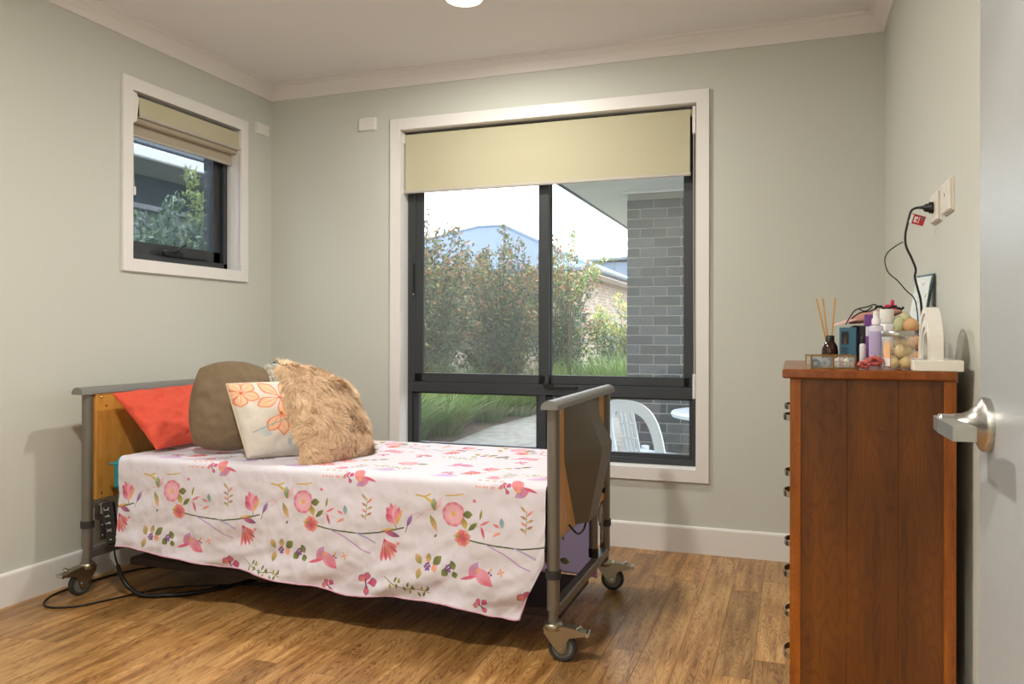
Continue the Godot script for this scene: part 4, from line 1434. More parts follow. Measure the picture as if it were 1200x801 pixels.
func butterfly(b: Brush, at: Vector2, lean: float, s: float) -> void:
	var r := func(p: Vector2) -> Vector2: return at + p.rotated(lean) * s
	for e in [[Vector2(-0.002, 0.002), Vector2(-0.026, 0.018), 0.022, PEACH], [Vector2(0.0, 0.004), Vector2(0.004, 0.034), 0.018, ROSE], [Vector2(0.003, 0.0), Vector2(0.036, 0.012), 0.022, Color(0.74, 0.25, 0.46)], [Vector2(0.0, -0.002), Vector2(0.006, -0.036), 0.016, ROSE]]:
		b.petal(r.call(e[0]), r.call(e[1]), (e[2] + 0.004) * s, PLUM, PLUM, 0.85, 0.65)
		b.petal(r.call(e[0]), r.call(e[1] * 0.95), e[2] * s, e[3], ROSE, 0.95, 0.65)
	b.line([r.call(Vector2(-0.004, 0.012)), r.call(Vector2(0.004, -0.016))], 0.004 * s, PLUM)


func berries(b: Brush, at: Vector2) -> void:
	for e in [[-0.002, 0.006], [0.006, 0.010], [-0.007, -0.002], [0.004, -0.003], [0.012, 0.001], [0.009, -0.010], [-0.001, -0.011]]:
		b.disc(at + Vector2(e[0], e[1]), 0.0048, LILAC.lerp(PLUM, 0.5), PLUM, 0.9)


func sprig(b: Brush, at: Vector2, cols: Array) -> void:
	b.line([at + Vector2(-0.004, -0.04), at, at + Vector2(0.0, 0.04)], 0.002, OLIVE)
	for k in 7:
		var y := -0.034 + 0.011 * k
		var s := 1.0 if k % 2 else -1.0
		b.petal(at + Vector2(0, y), at + Vector2(0.024 * s, y + 0.012 * (1 if k < 5 else 2)), 0.009, cols[k % cols.size()], cols[(k + 1) % cols.size()])


func olive_branch(b: Brush, at: Vector2) -> void:
	b.line([at, at + Vector2(0.04, -0.022), at + Vector2(0.09, -0.036), at + Vector2(0.15, -0.032), at + Vector2(0.185, -0.045)], 0.0025, OLIVE)
	for k in 12:
		var t := k / 11.0
		var p := at + Vector2(0.03 + 0.15 * t, -0.018 - 0.024 * t + 0.006 * sin(t * 7.0))
		var up := 1.0 if k % 2 else -1.0
		b.petal(p, p + Vector2(0.010 * sin(k * 1.7), 0.022 * up), 0.009, OLIVE if k % 3 else GOLD, MOSS if k % 3 else OLIVE)
		if k % 4 == 2:
			b.disc(p + Vector2(0.006, -0.006 * up), 0.004, PLUM, MOSS)


func print_cloth() -> Image:
	# one repeat of the printed floral, 0.6375 m by 0.86 m; y is height on the near drop and runs on over the top
	var im := print_base(640, 864, Color(0.905, 0.885, 0.93))
	var b := Brush.new(im, Vector2(0.6375, 0.86), Vector2(1.10, 0.11))
	var f := Vector2(1.301, 0.484)
	# stems
	b.line([Vector2(1.34, 0.40), Vector2(1.40, 0.392), Vector2(1.47, 0.386), Vector2(1.563, 0.383), Vector2(1.63, 0.392), Vector2(1.70, 0.408), Vector2(1.735, 0.418)], 0.0045, MOSS, 0.8)
	b.line([Vector2(1.43, 0.389), Vector2(1.50, 0.36), Vector2(1.56, 0.325), Vector2(1.60, 0.312)], 0.004, LILAC, 0.6)
	b.line([Vector2(1.54, 0.384), Vector2(1.58, 0.37), Vector2(1.62, 0.352)], 0.006, Color(0.72, 0.70, 0.85), 0.6)
	b.line([f + Vector2(0.01, -0.04), f + Vector2(0.03, -0.065)], 0.002, PINK)
	b.line([f + Vector2(0.04, -0.025), f + Vector2(0.11, -0.04), f + Vector2(0.19, -0.06)], 0.0018, PINK)
	b.line([Vector2(1.15, 0.455), Vector2(1.19, 0.49), Vector2(1.24, 0.50)], 0.002, PINK)
	# open pink flower
	for k in 9:
		var a := TAU * k / 9.0
		b.petal(f, f + Vector2(cos(a), sin(a)) * 0.045, 0.036, Color(0.98, 0.90, 0.92), Color(0.93, 0.60, 0.69), 0.8, 0.66)
		b.petal(f + Vector2(cos(a), sin(a)) * 0.034, f + Vector2(cos(a), sin(a)) * 0.046, 0.030, ROSE, ROSE, 0.55)
	for k in 26:
		var a := TAU * k / 26.0
		b.line([f + Vector2(cos(a), sin(a)) * 0.010, f + Vector2(cos(a), sin(a)) * 0.030], 0.0014, ROSE, 0.35)
	b.disc(f, 0.010, GOLD, PEACH)
	b.petal(f + Vector2(0.036, 0.0), f + Vector2(0.075, 0.005), 0.028, MOSS, OLIVE)
	b.petal(f + Vector2(0.036, -0.01), f + Vector2(0.05, -0.05), 0.024, OLIVE, GOLD)
	# coral flower
	var c := Vector2(1.339, 0.402)
	for k in 8:
		var a := TAU * k / 8.0 + 0.3
		b.petal(c, c + Vector2(cos(a), sin(a)) * 0.033, 0.026, CRIMSON, PEACH if k % 2 else CORAL, 0.8, 0.6)
	b.petal(c + Vector2(0.0, 0.006), c + Vector2(-0.04, 0.004), 0.008, OLIVE, GOLD)
	# buds round the flowers
	b.petal(Vector2(1.36, 0.43), Vector2(1.395, 0.46), 0.018, MOSS, OLIVE)
	for e in [[1.405, 0.452, 1.445, 0.472, ROSE], [1.41, 0.45, 1.425, 0.405, CRIMSON], [1.455, 0.462, 1.485, 0.45, ROSE], [1.455, 0.418, 1.49, 0.436, CORAL], [1.405, 0.47, 1.412, 0.51, OLIVE]]:
		b.petal(Vector2(e[0], e[1]), Vector2(e[2], e[3]), 0.010, e[4], e[4].lerp(PEACH, 0.3))
	b.petal(Vector2(1.492, 0.448), Vector2(1.488, 0.486), 0.018, MISTY, Color(0.45, 0.60, 0.66))
	b.petal(Vector2(1.225, 0.49), Vector2(1.222, 0.54), 0.026, OLIVE, MISTY)
	b.petal(Vector2(1.23, 0.49), Vector2(1.255, 0.545), 0.018, PINK, Color(0.93, 0.78, 0.86))
	b.petal(Vector2(1.205, 0.475), Vector2(1.235, 0.415), 0.022, OLIVE, PEACH)
	b.petal(Vector2(1.232, 0.405), Vector2(1.222, 0.392), 0.008, MOSS, MOSS)
	b.line([Vector2(1.15, 0.545), Vector2(1.185, 0.54), Vector2(1.21, 0.552)], 0.005, GOLD)
	b.petal(Vector2(1.18, 0.541), Vector2(1.225, 0.518), 0.010, GOLD, GOLD)
	b.line([Vector2(1.27, 0.55), Vector2(1.31, 0.553), Vector2(1.34, 0.56)], 0.004, GOLD, 0.7)
	b.petal(Vector2(1.375, 0.54), Vector2(1.39, 0.535), 0.012, ROSE, ROSE)
	sprig(b, Vector2(1.583, 0.477), [PEACH, OLIVE, ROSE])
	lily(b, Vector2(1.702, 0.425))
	b.petal(Vector2(1.655, 0.398), Vector2(1.72, 0.383), 0.020, ROSE, PLUM)
	b.petal(Vector2(1.64, 0.40), Vector2(1.70, 0.412), 0.010, PEACH, GOLD)
	trumpet(b, Vector2(1.655, 0.37))
	b.petal(Vector2(1.748, 0.422), Vector2(1.772, 0.472), 0.016, PLUM, LILAC)
	b.line([Vector2(1.742, 0.40), Vector2(1.75, 0.425)], 0.002, MOSS)
	b.line([Vector2(1.772, 0.472), Vector2(1.80, 0.478)], 0.002, PINK)
	# leaves and berries
	for e in [[1.175, 0.292, 1.15, 0.328, 0.026, OLIVE, PEACH], [1.17, 0.28, 1.165, 0.24, 0.024, PEACH, OLIVE], [1.20, 0.298, 1.205, 0.335, 0.022, PEACH, OLIVE], [1.222, 0.295, 1.255, 0.328, 0.030, MOSS, OLIVE], [1.235, 0.27, 1.225, 0.30, 0.024, PEACH, CORAL], [1.26, 0.262, 1.285, 0.285, 0.028, OLIVE, MOSS], [1.31, 0.285, 1.295, 0.318, 0.024, OLIVE, MOSS], [1.305, 0.28, 1.315, 0.255, 0.022, MOSS, OLIVE]]:
		b.petal(Vector2(e[0], e[1]), Vector2(e[2], e[3]), e[4], e[5], e[6])
	berries(b, Vector2(1.197, 0.288))
	berries(b, Vector2(1.282, 0.290))
	bird(b, Vector2(1.40, 0.272), 0.0, 1.0, PINK, ROSE)
	b.disc(Vector2(1.443, 0.288), 0.004, PLUM, PLUM)
	b.disc(Vector2(1.452, 0.282), 0.004, PLUM, PLUM)
	b.petal(Vector2(1.446, 0.288), Vector2(1.452, 0.305), 0.008, PEACH, GOLD)
	for k in 4:
		var a := TAU * k / 4.0 + 0.3
		b.petal(Vector2(1.49, 0.293), Vector2(1.49, 0.293) + Vector2(cos(a), sin(a)) * 0.017, 0.007, CORAL, PEACH)
	olive_branch(b, Vector2(1.66, 0.232))
	butterfly(b, Vector2(1.584, 0.200), -0.1, 1.25)
	butterfly(b, Vector2(1.412, 0.168), 0.5, 0.85)
	# what lies on the top of the bed
	bird(b, Vector2(1.56, 0.60), 2.6, 0.9, CORAL, ROSE)
	butterfly(b, Vector2(1.50, 0.592), 0.4, 0.7)
	for k in 16:
		b.disc(Vector2(1.39 + 0.014 * (k % 8) + 0.004 * sin(k * 3.3), 0.59 + 0.03 * (k / 8)), 0.005, ROSE, PEACH, 0.6)
	for e in [[1.18, 0.64, 1.30, LILAC], [1.55, 0.68, 1.66, LILAC], [1.40, 0.655, 1.46, ROSE]]:
		b.petal(Vector2(e[0], e[1]), Vector2(e[2], e[1] + 0.02), 0.045, e[3].lerp(Color.WHITE, 0.3), e[3], 0.7)
		b.petal(Vector2(e[0] + 0.02, e[1] + 0.01), Vector2(e[2] - 0.03, e[1] + 0.05), 0.04, e[3].lerp(Color.WHITE, 0.4), e[3], 0.6)
	lily(b, Vector2(1.36, 0.80))
	trumpet(b, Vector2(1.30, 0.77))
	sprig(b, Vector2(1.47, 0.72), [OLIVE, LILAC, MOSS])
	olive_branch(b, Vector2(1.50, 0.79))
	butterfly(b, Vector2(1.23, 0.70), 0.8, 0.8)
	var g := Vector2(1.62, 0.86)
	for k in 8:
		var a := TAU * k / 8.0
		b.petal(g, g + Vector2(cos(a), sin(a)) * 0.045, 0.034, Color(0.97, 0.82, 0.86), ROSE, 0.7, 0.62)
	b.disc(g, 0.009, GOLD, PEACH)
	b.petal(g + Vector2(0.04, 0), g + Vector2(0.09, 0.01), 0.03, MOSS, OLIVE)
	bird(b, Vector2(1.20, 0.90), 0.3, 0.9, LILAC, ROSE)
	berries(b, Vector2(1.44, 0.90))
	b.petal(Vector2(1.45, 0.91), Vector2(1.49, 0.94), 0.028, OLIVE, MOSS)
	b.petal(Vector2(1.43, 0.89), Vector2(1.39, 0.87), 0.028, OLIVE, PEACH)
	return im


func print_cushion() -> Image:
	# pale ground with large peach line-drawn flowers above and grey leaves below
	var im := print_base(384, 384, Color(0.86, 0.83, 0.79))
	var b := Brush.new(im, Vector2(1, 1), Vector2(0, 0))
	b.repeats = false
	var peach := Color(0.95, 0.76, 0.60)
	var line := Color(0.90, 0.45, 0.30)
	for e in [[0.10, 0.84, 5, 0.20], [0.50, 0.74, 5, 0.30], [0.46, 0.52, 3, 0.30], [0.92, 0.86, 5, 0.26]]:
		var c := Vector2(e[0], e[1])
		for k in int(e[2]):
			var a: float = TAU * k / e[2] + e[0] * 7.0
			if e[2] == 3:
				a = deg_to_rad([-60, -95, -130][k])
			var t: Vector2 = c + Vector2(cos(a), sin(a)) * e[3]
			b.petal(c, t, 0.15, line, line, 0.75, 0.6)
			b.petal(c.lerp(t, 0.06), c.lerp(t, 0.93), 0.115, peach.lerp(Color.WHITE, 0.25), peach, 0.95, 0.6)
			b.line([c, c.lerp(t, 0.7)], 0.006, line, 0.5)
		b.disc(c, 0.02, Color(0.80, 0.20, 0.15), Color(0.85, 0.55, 0.25))
	for e in [[0.5, 0.22, 0.72, 0.12], [0.55, 0.26, 0.8, 0.28], [0.48, 0.2, 0.55, 0.05], [0.7, 0.3, 0.9, 0.42], [0.3, 0.25, 0.16, 0.32]]:
		b.petal(Vector2(e[0], e[1]), Vector2(e[2], e[3]), 0.11, Color(0.66, 0.72, 0.74), Color(0.84, 0.84, 0.84), 0.8)
	b.line([Vector2(0.1, 0.30), Vector2(0.45, 0.42), Vector2(0.8, 0.50)], 0.012, Color(0.62, 0.70, 0.70), 0.6)
	b.disc(Vector2(0.72, 0.44), 0.05, Color(0.55, 0.72, 0.72), Color(0.80, 0.84, 0.82), 0.7)
	return im


func bedding() -> void:
	# mattress
	var mt := thing("mattress", "teal covered mattress on the care bed", "mattress", Vector3(1.28, 0.44, 1.14))
	part(mt, "cover", Geo.new().box(Vector3(0, 0.081, 0), Vector3(1.98, 0.158, 0.79), 0.03), M.teal)
	part(mt, "seam", Geo.new().box(Vector3(0, 0.13, 0), Vector3(1.985, 0.006, 0.795), 0.002), M.teal)
	# bedspread
	var cloth := mat("printed_cloth", Color.WHITE, 0.85)
	cloth.albedo_texture = ImageTexture.create_from_image(print_cloth())
	cloth.rim_enabled = true
	cloth.rim = 0.15
	cloth.heightmap_enabled = true
	cloth.heightmap_texture = ImageTexture.create_from_image(noise_image(Vector2i(256, 256), 0.018, 3, 23))
	cloth.heightmap_scale = 0.9
	cloth.backlight_enabled = true
	cloth.backlight = Color(0.30, 0.26, 0.40)
	var f := FastNoiseLite.new()
	f.seed = 4
	f.frequency = 1.0
	var top_y := 0.612
	var near := 1.558
	var far := 0.715
	var rows := []
	var uvs := []
	var nx := 110
	for i in nx + 1:
		var u := float(i) / nx
		var row := []
		var uv := []
		# hem heights along the bed
		var x_top := lerpf(0.372, 2.2885, u)
		var hem := 0.226 - 0.072 * smoothstep(0.0, 0.62, u) - 0.02 * smoothstep(0.75, 0.985, u) + 0.004 * sin(u * 40.0) + 0.006 * sin(u * 17.0 + 1.0)
		hem += 0.10 * pow(smoothstep(0.975, 1.0, u), 2.0)
		var near_len := top_y - hem
		var far_len := top_y - 0.40 - 0.01 * sin(u * 9.0)
		var rr := 0.03
		for k in 101:
			var y: float
			var z: float
			var s: float       # height on the unrolled cloth
			var x := x_top
			if k <= 36:
				var t := 1.0 - k / 36.0          # 1 at the hem
				y = top_y - rr - (near_len - rr) * t
				var fold := 0.010 * sin(x * 9.0 + t * 3.0) + 0.012 * f.get_noise_2d(x * 3.0 + t * 1.5, t * 2.0) * 2.0
				fold += 0.010 * sin((x + 0.9 * t) * 16.0) * smoothstep(0.6, 1.0, t) + 0.018 * exp(-pow((u - 0.965) / 0.03, 2.0)) * t
				z = near + 0.004 + fold * t + 0.012 * t
				x -= 0.06 * smoothstep(0.65, 1.0, t) * smoothstep(0.85, 1.0, u)
				s = y
			elif k <= 42:
				var a := (k - 36) / 6.0 * PI * 0.5
				y = top_y - rr + rr * sin(a)
				z = near + 0.004 - rr + rr * cos(a)
				s = top_y - rr + rr * a
			elif k <= 76:
				var t := (k - 42) / 34.0
				z = lerpf(near + 0.004 - rr, far + rr, t)
				y = top_y + 0.004 * f.get_noise_2d(x * 4.0, z * 5.0) - 0.012 * sin(PI * t) * 0.3
				s = top_y - rr + rr * PI * 0.5 + (near - rr - z)
			elif k <= 82:
				var a := (k - 76) / 6.0 * PI * 0.5
				y = top_y - rr + rr * cos(a)
				z = far + rr - rr * sin(a)
				s = 1.385 + rr * a
			else:
				var t := (k - 82) / 18.0
				y = top_y - rr - (far_len - rr) * t
				z = far - 0.01 * t - 0.012 * t * sin(x * 14.0)
				s = 1.385 + rr * 1.57 + (top_y - rr - y)
			row.append(Vector3(x, y, z))
			uv.append(Vector2((x - 1.10) / 0.6375, 1.0 - (s - 0.11) / 0.86))
		rows.append(row)
		uvs.append(uv)
	var bs := thing("bedspread", "white bedspread printed with pink flowers, birds and butterflies", "bedspread")
	part(bs, "printed_face", Geo.new().grid(rows, uvs, true), cloth)
	# bedspread's far drop as its own mesh: lilac reverse plus painted window glow
	var lilac := mat("backlit_lilac_cloth", Color(0.90, 0.86, 0.98), 0.85)  # lilac stands partly for daylight coming through the cloth
	lilac.albedo_texture = cloth.albedo_texture
	lilac.backlight_enabled = true
	lilac.backlight = Color(0.9, 0.9, 0.9)
	var srows := []
	var suv := []
	for i in 61:
		var x := lerpf(0.38, 2.275, i / 60.0)
		var row := []
		var uv := []
		for k in 21:
			var t := k / 20.0
			var y := 0.59 - 0.545 * t - 0.012 * t * sin(x * 11.0)
			row.append(Vector3(x, y, 0.7285 - 0.008 * t + 0.010 * t * sin(x * 15.0)))
			uv.append(Vector2((x - 0.9) / 0.6375, y / 0.86))
		srows.append(row)
		suv.append(uv)
	var sheet := thing("bedspread_far_drop", "far drop of the bedspread, lilac with painted window glow, hanging low on the window side of the bed", "sheet")
	part(sheet, "cloth", Geo.new().grid(srows, suv, false), lilac)
	var shem := []
	for q in srows:
		shem.append(q[20])
	part(sheet, "hem", Geo.new().tube(shem, 0.003, 6), lilac)
	rebase(sheet, Vector3(1.32, 0.045, 0.728))
	var hem_pts := []
	for r in rows:
		hem_pts.append(r[0])
	part(bs, "hem", Geo.new().tube(hem_pts, 0.0035, 6), mat("hem_cloth", Color(0.86, 0.70, 0.78), 0.85), "pink stitched hem")
	rebase(bs, Vector3(1.32, 0.045, 1.14))
	# cushions
	var red := thing("cushion", "coral red cushion leaning on the beech headboard", "cushion")
	var ra := Vector3(0.47, 0.628, 1.45)
	var rb := Vector3(0.50, 0.63, 0.88)
	var rc := Vector3(0.265, 0.885, 0.86)
	var rd := Vector3(0.262, 0.872, 1.492)
	part(red, "cover", Geo.new().grid(cushion_rows(ra, rb, rc, rd, 0.15, true, 44, 0.05, 0.0, 0.42, 0.24, 3), [], false).grid(cushion_rows(ra, rb, rc, rd, 0.10, false, 30, 0.05, 0.0, 0.42, 0.1, 5), [], true), M.red_cloth)
	rebase(red, Vector3(0.38, 0.612, 1.17))
	var brown := thing("cushion", "plump brown cushion with rounded corners between the coral and the floral cushions", "cushion")
	var ba := Vector3(0.638, 0.630, 1.455)
	var bb := Vector3(0.89, 0.630, 1.21)
	var bc := Vector3(0.815, 0.995, 1.10)
	var bd := Vector3(0.58, 1.012, 1.345)
	part(brown, "cover", Geo.new().grid(cushion_rows(ba, bb, bc, bd, 0.17, true, 40, -0.03, 0.56, 0.34, 0.10, 8), [], false).grid(cushion_rows(ba, bb, bc, bd, 0.15, false, 40, -0.03, 0.56, 0.34, 0.06, 9), [], true), M.brown_cloth)
	rebase(brown, Vector3(0.76, 0.612, 1.30))
	var floral_cloth := mat("floral_cloth", Color.WHITE, 0.8)
	floral_cloth.albedo_texture = ImageTexture.create_from_image(print_cushion())
	var flo := thing("cushion", "cream cushion printed with large peach flowers and piped edges", "cushion")
	var fa := Vector3(0.956, 0.615, 1.462)
	var fb := Vector3(1.18, 0.615, 1.17)
	var fc := Vector3(1.06, 0.93, 1.13)
	var fd := Vector3(0.825, 0.928, 1.44)
	var front_rows := cushion_rows(fa, fb, fc, fd, 0.14, true, 30, 0.03, 0.12, 0.40, 0.10, 12)
	var uvr := []
	for i in 31:
		var row := []
		for j in 31:
			row.append(Vector2(0.5 + 0.5 * sin((2.0 * j / 30 - 1.0) * PI * 0.5), 0.5 - 0.5 * sin((2.0 * i / 30 - 1.0) * PI * 0.5)))
		uvr.append(row)
	part(flo, "cover", Geo.new().grid(front_rows, uvr, false).grid(cushion_rows(fa, fb, fc, fd, 0.12, false, 30, 0.03, 0.12, 0.40, 0.05, 13), uvr, true), floral_cloth)
	var pipe := []
	for j in 31:
		pipe.append(front_rows[0][j])
	for i in 31:
		pipe.append(front_rows[i][30])
	for j in 31:
		pipe.append(front_rows[30][30 - j])
	for i in 31:
		pipe.append(front_rows[30 - i][0])
	part(flo, "piping", Geo.new().tube(pipe, 0.004, 6), mat("piping_cloth", Color(0.82, 0.77, 0.68), 0.8))
	rebase(flo, Vector3(1.0, 0.612, 1.30))
	fluffy_cushion()


func fluffy_cushion() -> void:
	var o := thing("fur_cushion", "fluffy peach faux fur cushion with a pale back", "cushion")
	var a := Vector3(1.250, 0.615, 1.470)
	var b := Vector3(1.330, 0.615, 1.10)
	var c := Vector3(1.185, 0.895, 1.07)
	var d := Vector3(1.085, 1.015, 1.42)
	var fr := cushion_rows(a, b, c, d, 0.16, true, 30, 0.02, 0.12, 0.40, 0.03, 31)
	part(o, "cover", Geo.new().grid(fr, [], false), M.fur_base)
	part(o, "back_cover", Geo.new().grid(cushion_rows(a, b, c, d, 0.16, false, 30, 0.02, 0.12, 0.40, 0.03, 32), [], true), M.fur_back, "pale cloth back")
	# hairs: thin bent tapering blades
	var hair := blade_mesh(1.0, 0.0030, 0.70, 4)
	var xfs := []
	var cols := []
	var f := FastNoiseLite.new()
	f.seed = 77
	f.frequency = 9.0
	var wide := FastNoiseLite.new()
	wide.seed = 78
	wide.frequency = 22.0
	var down := Vector3(0.15, -1.0, 0.1)
	for k in 32000:
		var u := rng.randf() * 29.98
		var v := rng.randf() * 29.98
		var i := int(v)
		var j := int(u)
		var p: Vector3 = fr[i][j].lerp(fr[i][j + 1], u - j).lerp(fr[i + 1][j].lerp(fr[i + 1][j + 1], u - j), v - i)
		var n: Vector3 = (fr[i][j + 1] - fr[i][j]).cross(fr[i + 1][j] - fr[i][j])
		if n.length() < 1e-9:
			continue
		n = n.normalized()
		var e := minf(minf(u, 30.0 - u), minf(v, 30.0 - v)) / 15.0
		var swirl := Vector3(f.get_noise_3dv(p), f.get_noise_3dv(p + Vector3(7, 0, 0)), f.get_noise_3dv(p + Vector3(0, 7, 0))) * 2.2
		var flow := (down * 0.8 + swirl + rand_dir() * 0.35)
		flow = (flow - n * flow.dot(n)).normalized()
		var mid := (n * (0.85 + 0.3 * rng.randf()) + flow * 0.40 + rand_dir() * 0.20).normalized()
		# blade rises along its y and bends along its z
		var yb := mid
		var zb := (flow - yb * flow.dot(yb)).normalized()
		var xb := yb.cross(zb)
		var l := (0.034 + 0.034 * rng.randf()) * (0.85 + 0.25 * e)
		xfs.append(Transform3D(Basis(xb, yb * l, zb * l), p - n * 0.002))
		var tone := clampf(0.68 + 0.8 * wide.get_noise_3dv(p) + 0.25 * rng.randfn(), 0.0, 1.0)
		cols.append(Color(0.60, 0.36, 0.19).lerp(Color(0.95, 0.72, 0.49), tone))
	scatter(o, "fur", hair, M.fur, xfs, cols)
	rebase(o, Vector3(1.2, 0.612, 1.28))


# ------------------------------------------------------------------ chest of drawers
func chest() -> void:
	var o := thing("chest_of_drawers", "tall stained timber chest of drawers with curved metal pulls", "chest of drawers")
	var xa := 3.093
	var xb := 3.480
	var za := 1.28
	var zb := 1.996
	part(o, "top", Geo.new().span(Vector3(3.074, TOP - 0.024, za - 0.015), Vector3(3.484, TOP, zb + 0.008), 0.004), M.chest_top, "overhanging timber top")
	for e in [[xa, zb - 0.045], [xb - 0.026, zb - 0.045], [xa, za], [xb - 0.026, za]]:
		part(o, "corner_post", Geo.new().span(Vector3(e[0], 0.0, e[1]), Vector3(e[0] + 0.028, TOP - 0.024, e[1] + 0.045), 0.002), M.chest_frame)
	# side panel glued from three boards, set back a little between the posts
	var cuts := [xa + 0.027, 3.232, 3.352, xb - 0.025]
	for z in [[zb - 0.022, zb - 0.004], [za + 0.004, za + 0.022]]:
		for k in 3:
			part(o, "side_board", Geo.new().span(Vector3(cuts[k], 0.07, z[0]), Vector3(cuts[k + 1] - 0.0003, TOP - 0.025, z[1]), 0.0006), M.chest)
	for p in [Vector3(3.155, 0.92, 0), Vector3(3.235, 0.915, 0), Vector3(3.315, 0.90, 0), Vector3(3.155, 0.62, 0), Vector3(3.31, 0.64, 0), Vector3(3.152, 0.27, 0), Vector3(3.31, 0.22, 0)]:
		part(o, "nail_plug", Geo.new().ball(p + Vector3(0, 0, zb - 0.0042), Vector3(0.002, 0.002, 0.0008), 8), M.chest_frame)
	part(o, "back_panel", Geo.new().span(Vector3(xb - 0.02, 0.07, za + 0.04), Vector3(xb - 0.008, TOP - 0.025, zb - 0.04)), M.chest)
	part(o, "plinth", Geo.new().span(Vector3(xa + 0.008, 0.0, za + 0.044), Vector3(xa + 0.024, 0.10, zb - 0.044), 0.002), M.chest_frame)
	part(o, "floor_panel", Geo.new().span(Vector3(xa + 0.02, 0.10, za + 0.03), Vector3(xb - 0.02, 0.115, zb - 0.03)), M.chest)
	var ys := [0.908, 0.695, 0.472, 0.247]
	for i in 4:
		var y: float = ys[i]
		var hi := y + 0.106
		var lo := y - 0.106
		for half in 2 if i == 0 else 1:
			var z0 := za + 0.048
			var z1 := zb - 0.048
			if i == 0:
				z0 = za + 0.048 if half == 0 else (za + zb) * 0.5 + 0.003
				z1 = (za + zb) * 0.5 - 0.003 if half == 0 else zb - 0.048
			var d := part(o, "drawer", Geo.new().span(Vector3(xa + 0.002, lo + 0.004, z0), Vector3(xa + 0.022, hi - 0.003, z1), 0.003), M.chest)
			for hz in ([1.49, 1.835] if i > 0 else ([1.49] if half == 0 else [1.835])):
				var ring := []
				var ring2 := []
				for k in 13:
					var t := PI * k / 12.0
					var q := Vector3(xa + 0.002 - 0.020 * sin(t), y, hz - 0.045 * cos(t))
					ring.append(q + Vector3(0, -0.008, 0))
					ring2.append(q + Vector3(0, 0.008, 0))
				var inner := []
				var inner2 := []
				for k in 13:
					var t := PI * k / 12.0
					var q := Vector3(xa + 0.002 - 0.0165 * sin(t), y, hz - 0.0415 * cos(t))
					inner.append(q + Vector3(0, -0.008, 0))
					inner2.append(q + Vector3(0, 0.008, 0))
				part(d, "pull", Geo.new().grid([ring, ring2], [], false).grid([inner, inner2], [], true).grid([ring2, inner2], [], true).grid([ring, inner], [], false), M.chrome, "curved chrome strap pull")
	rebase(o, Vector3(3.287, 0, 1.638))


# profile helper: bottle with shoulders
func bottle(g: Geo, r: float, h: float, shoulder: float, neck_r: float, neck_h: float) -> Geo:
	return g.lathe([Vector2(0, 0), Vector2(r - 0.002, 0), Vector2(r, 0.002), Vector2(r, h - shoulder), Vector2(r * 0.93, h - shoulder * 0.55), Vector2(r * 0.7, h - shoulder * 0.2), Vector2(neck_r, h), Vector2(neck_r, h + neck_h), Vector2(0, h + neck_h)], 28)


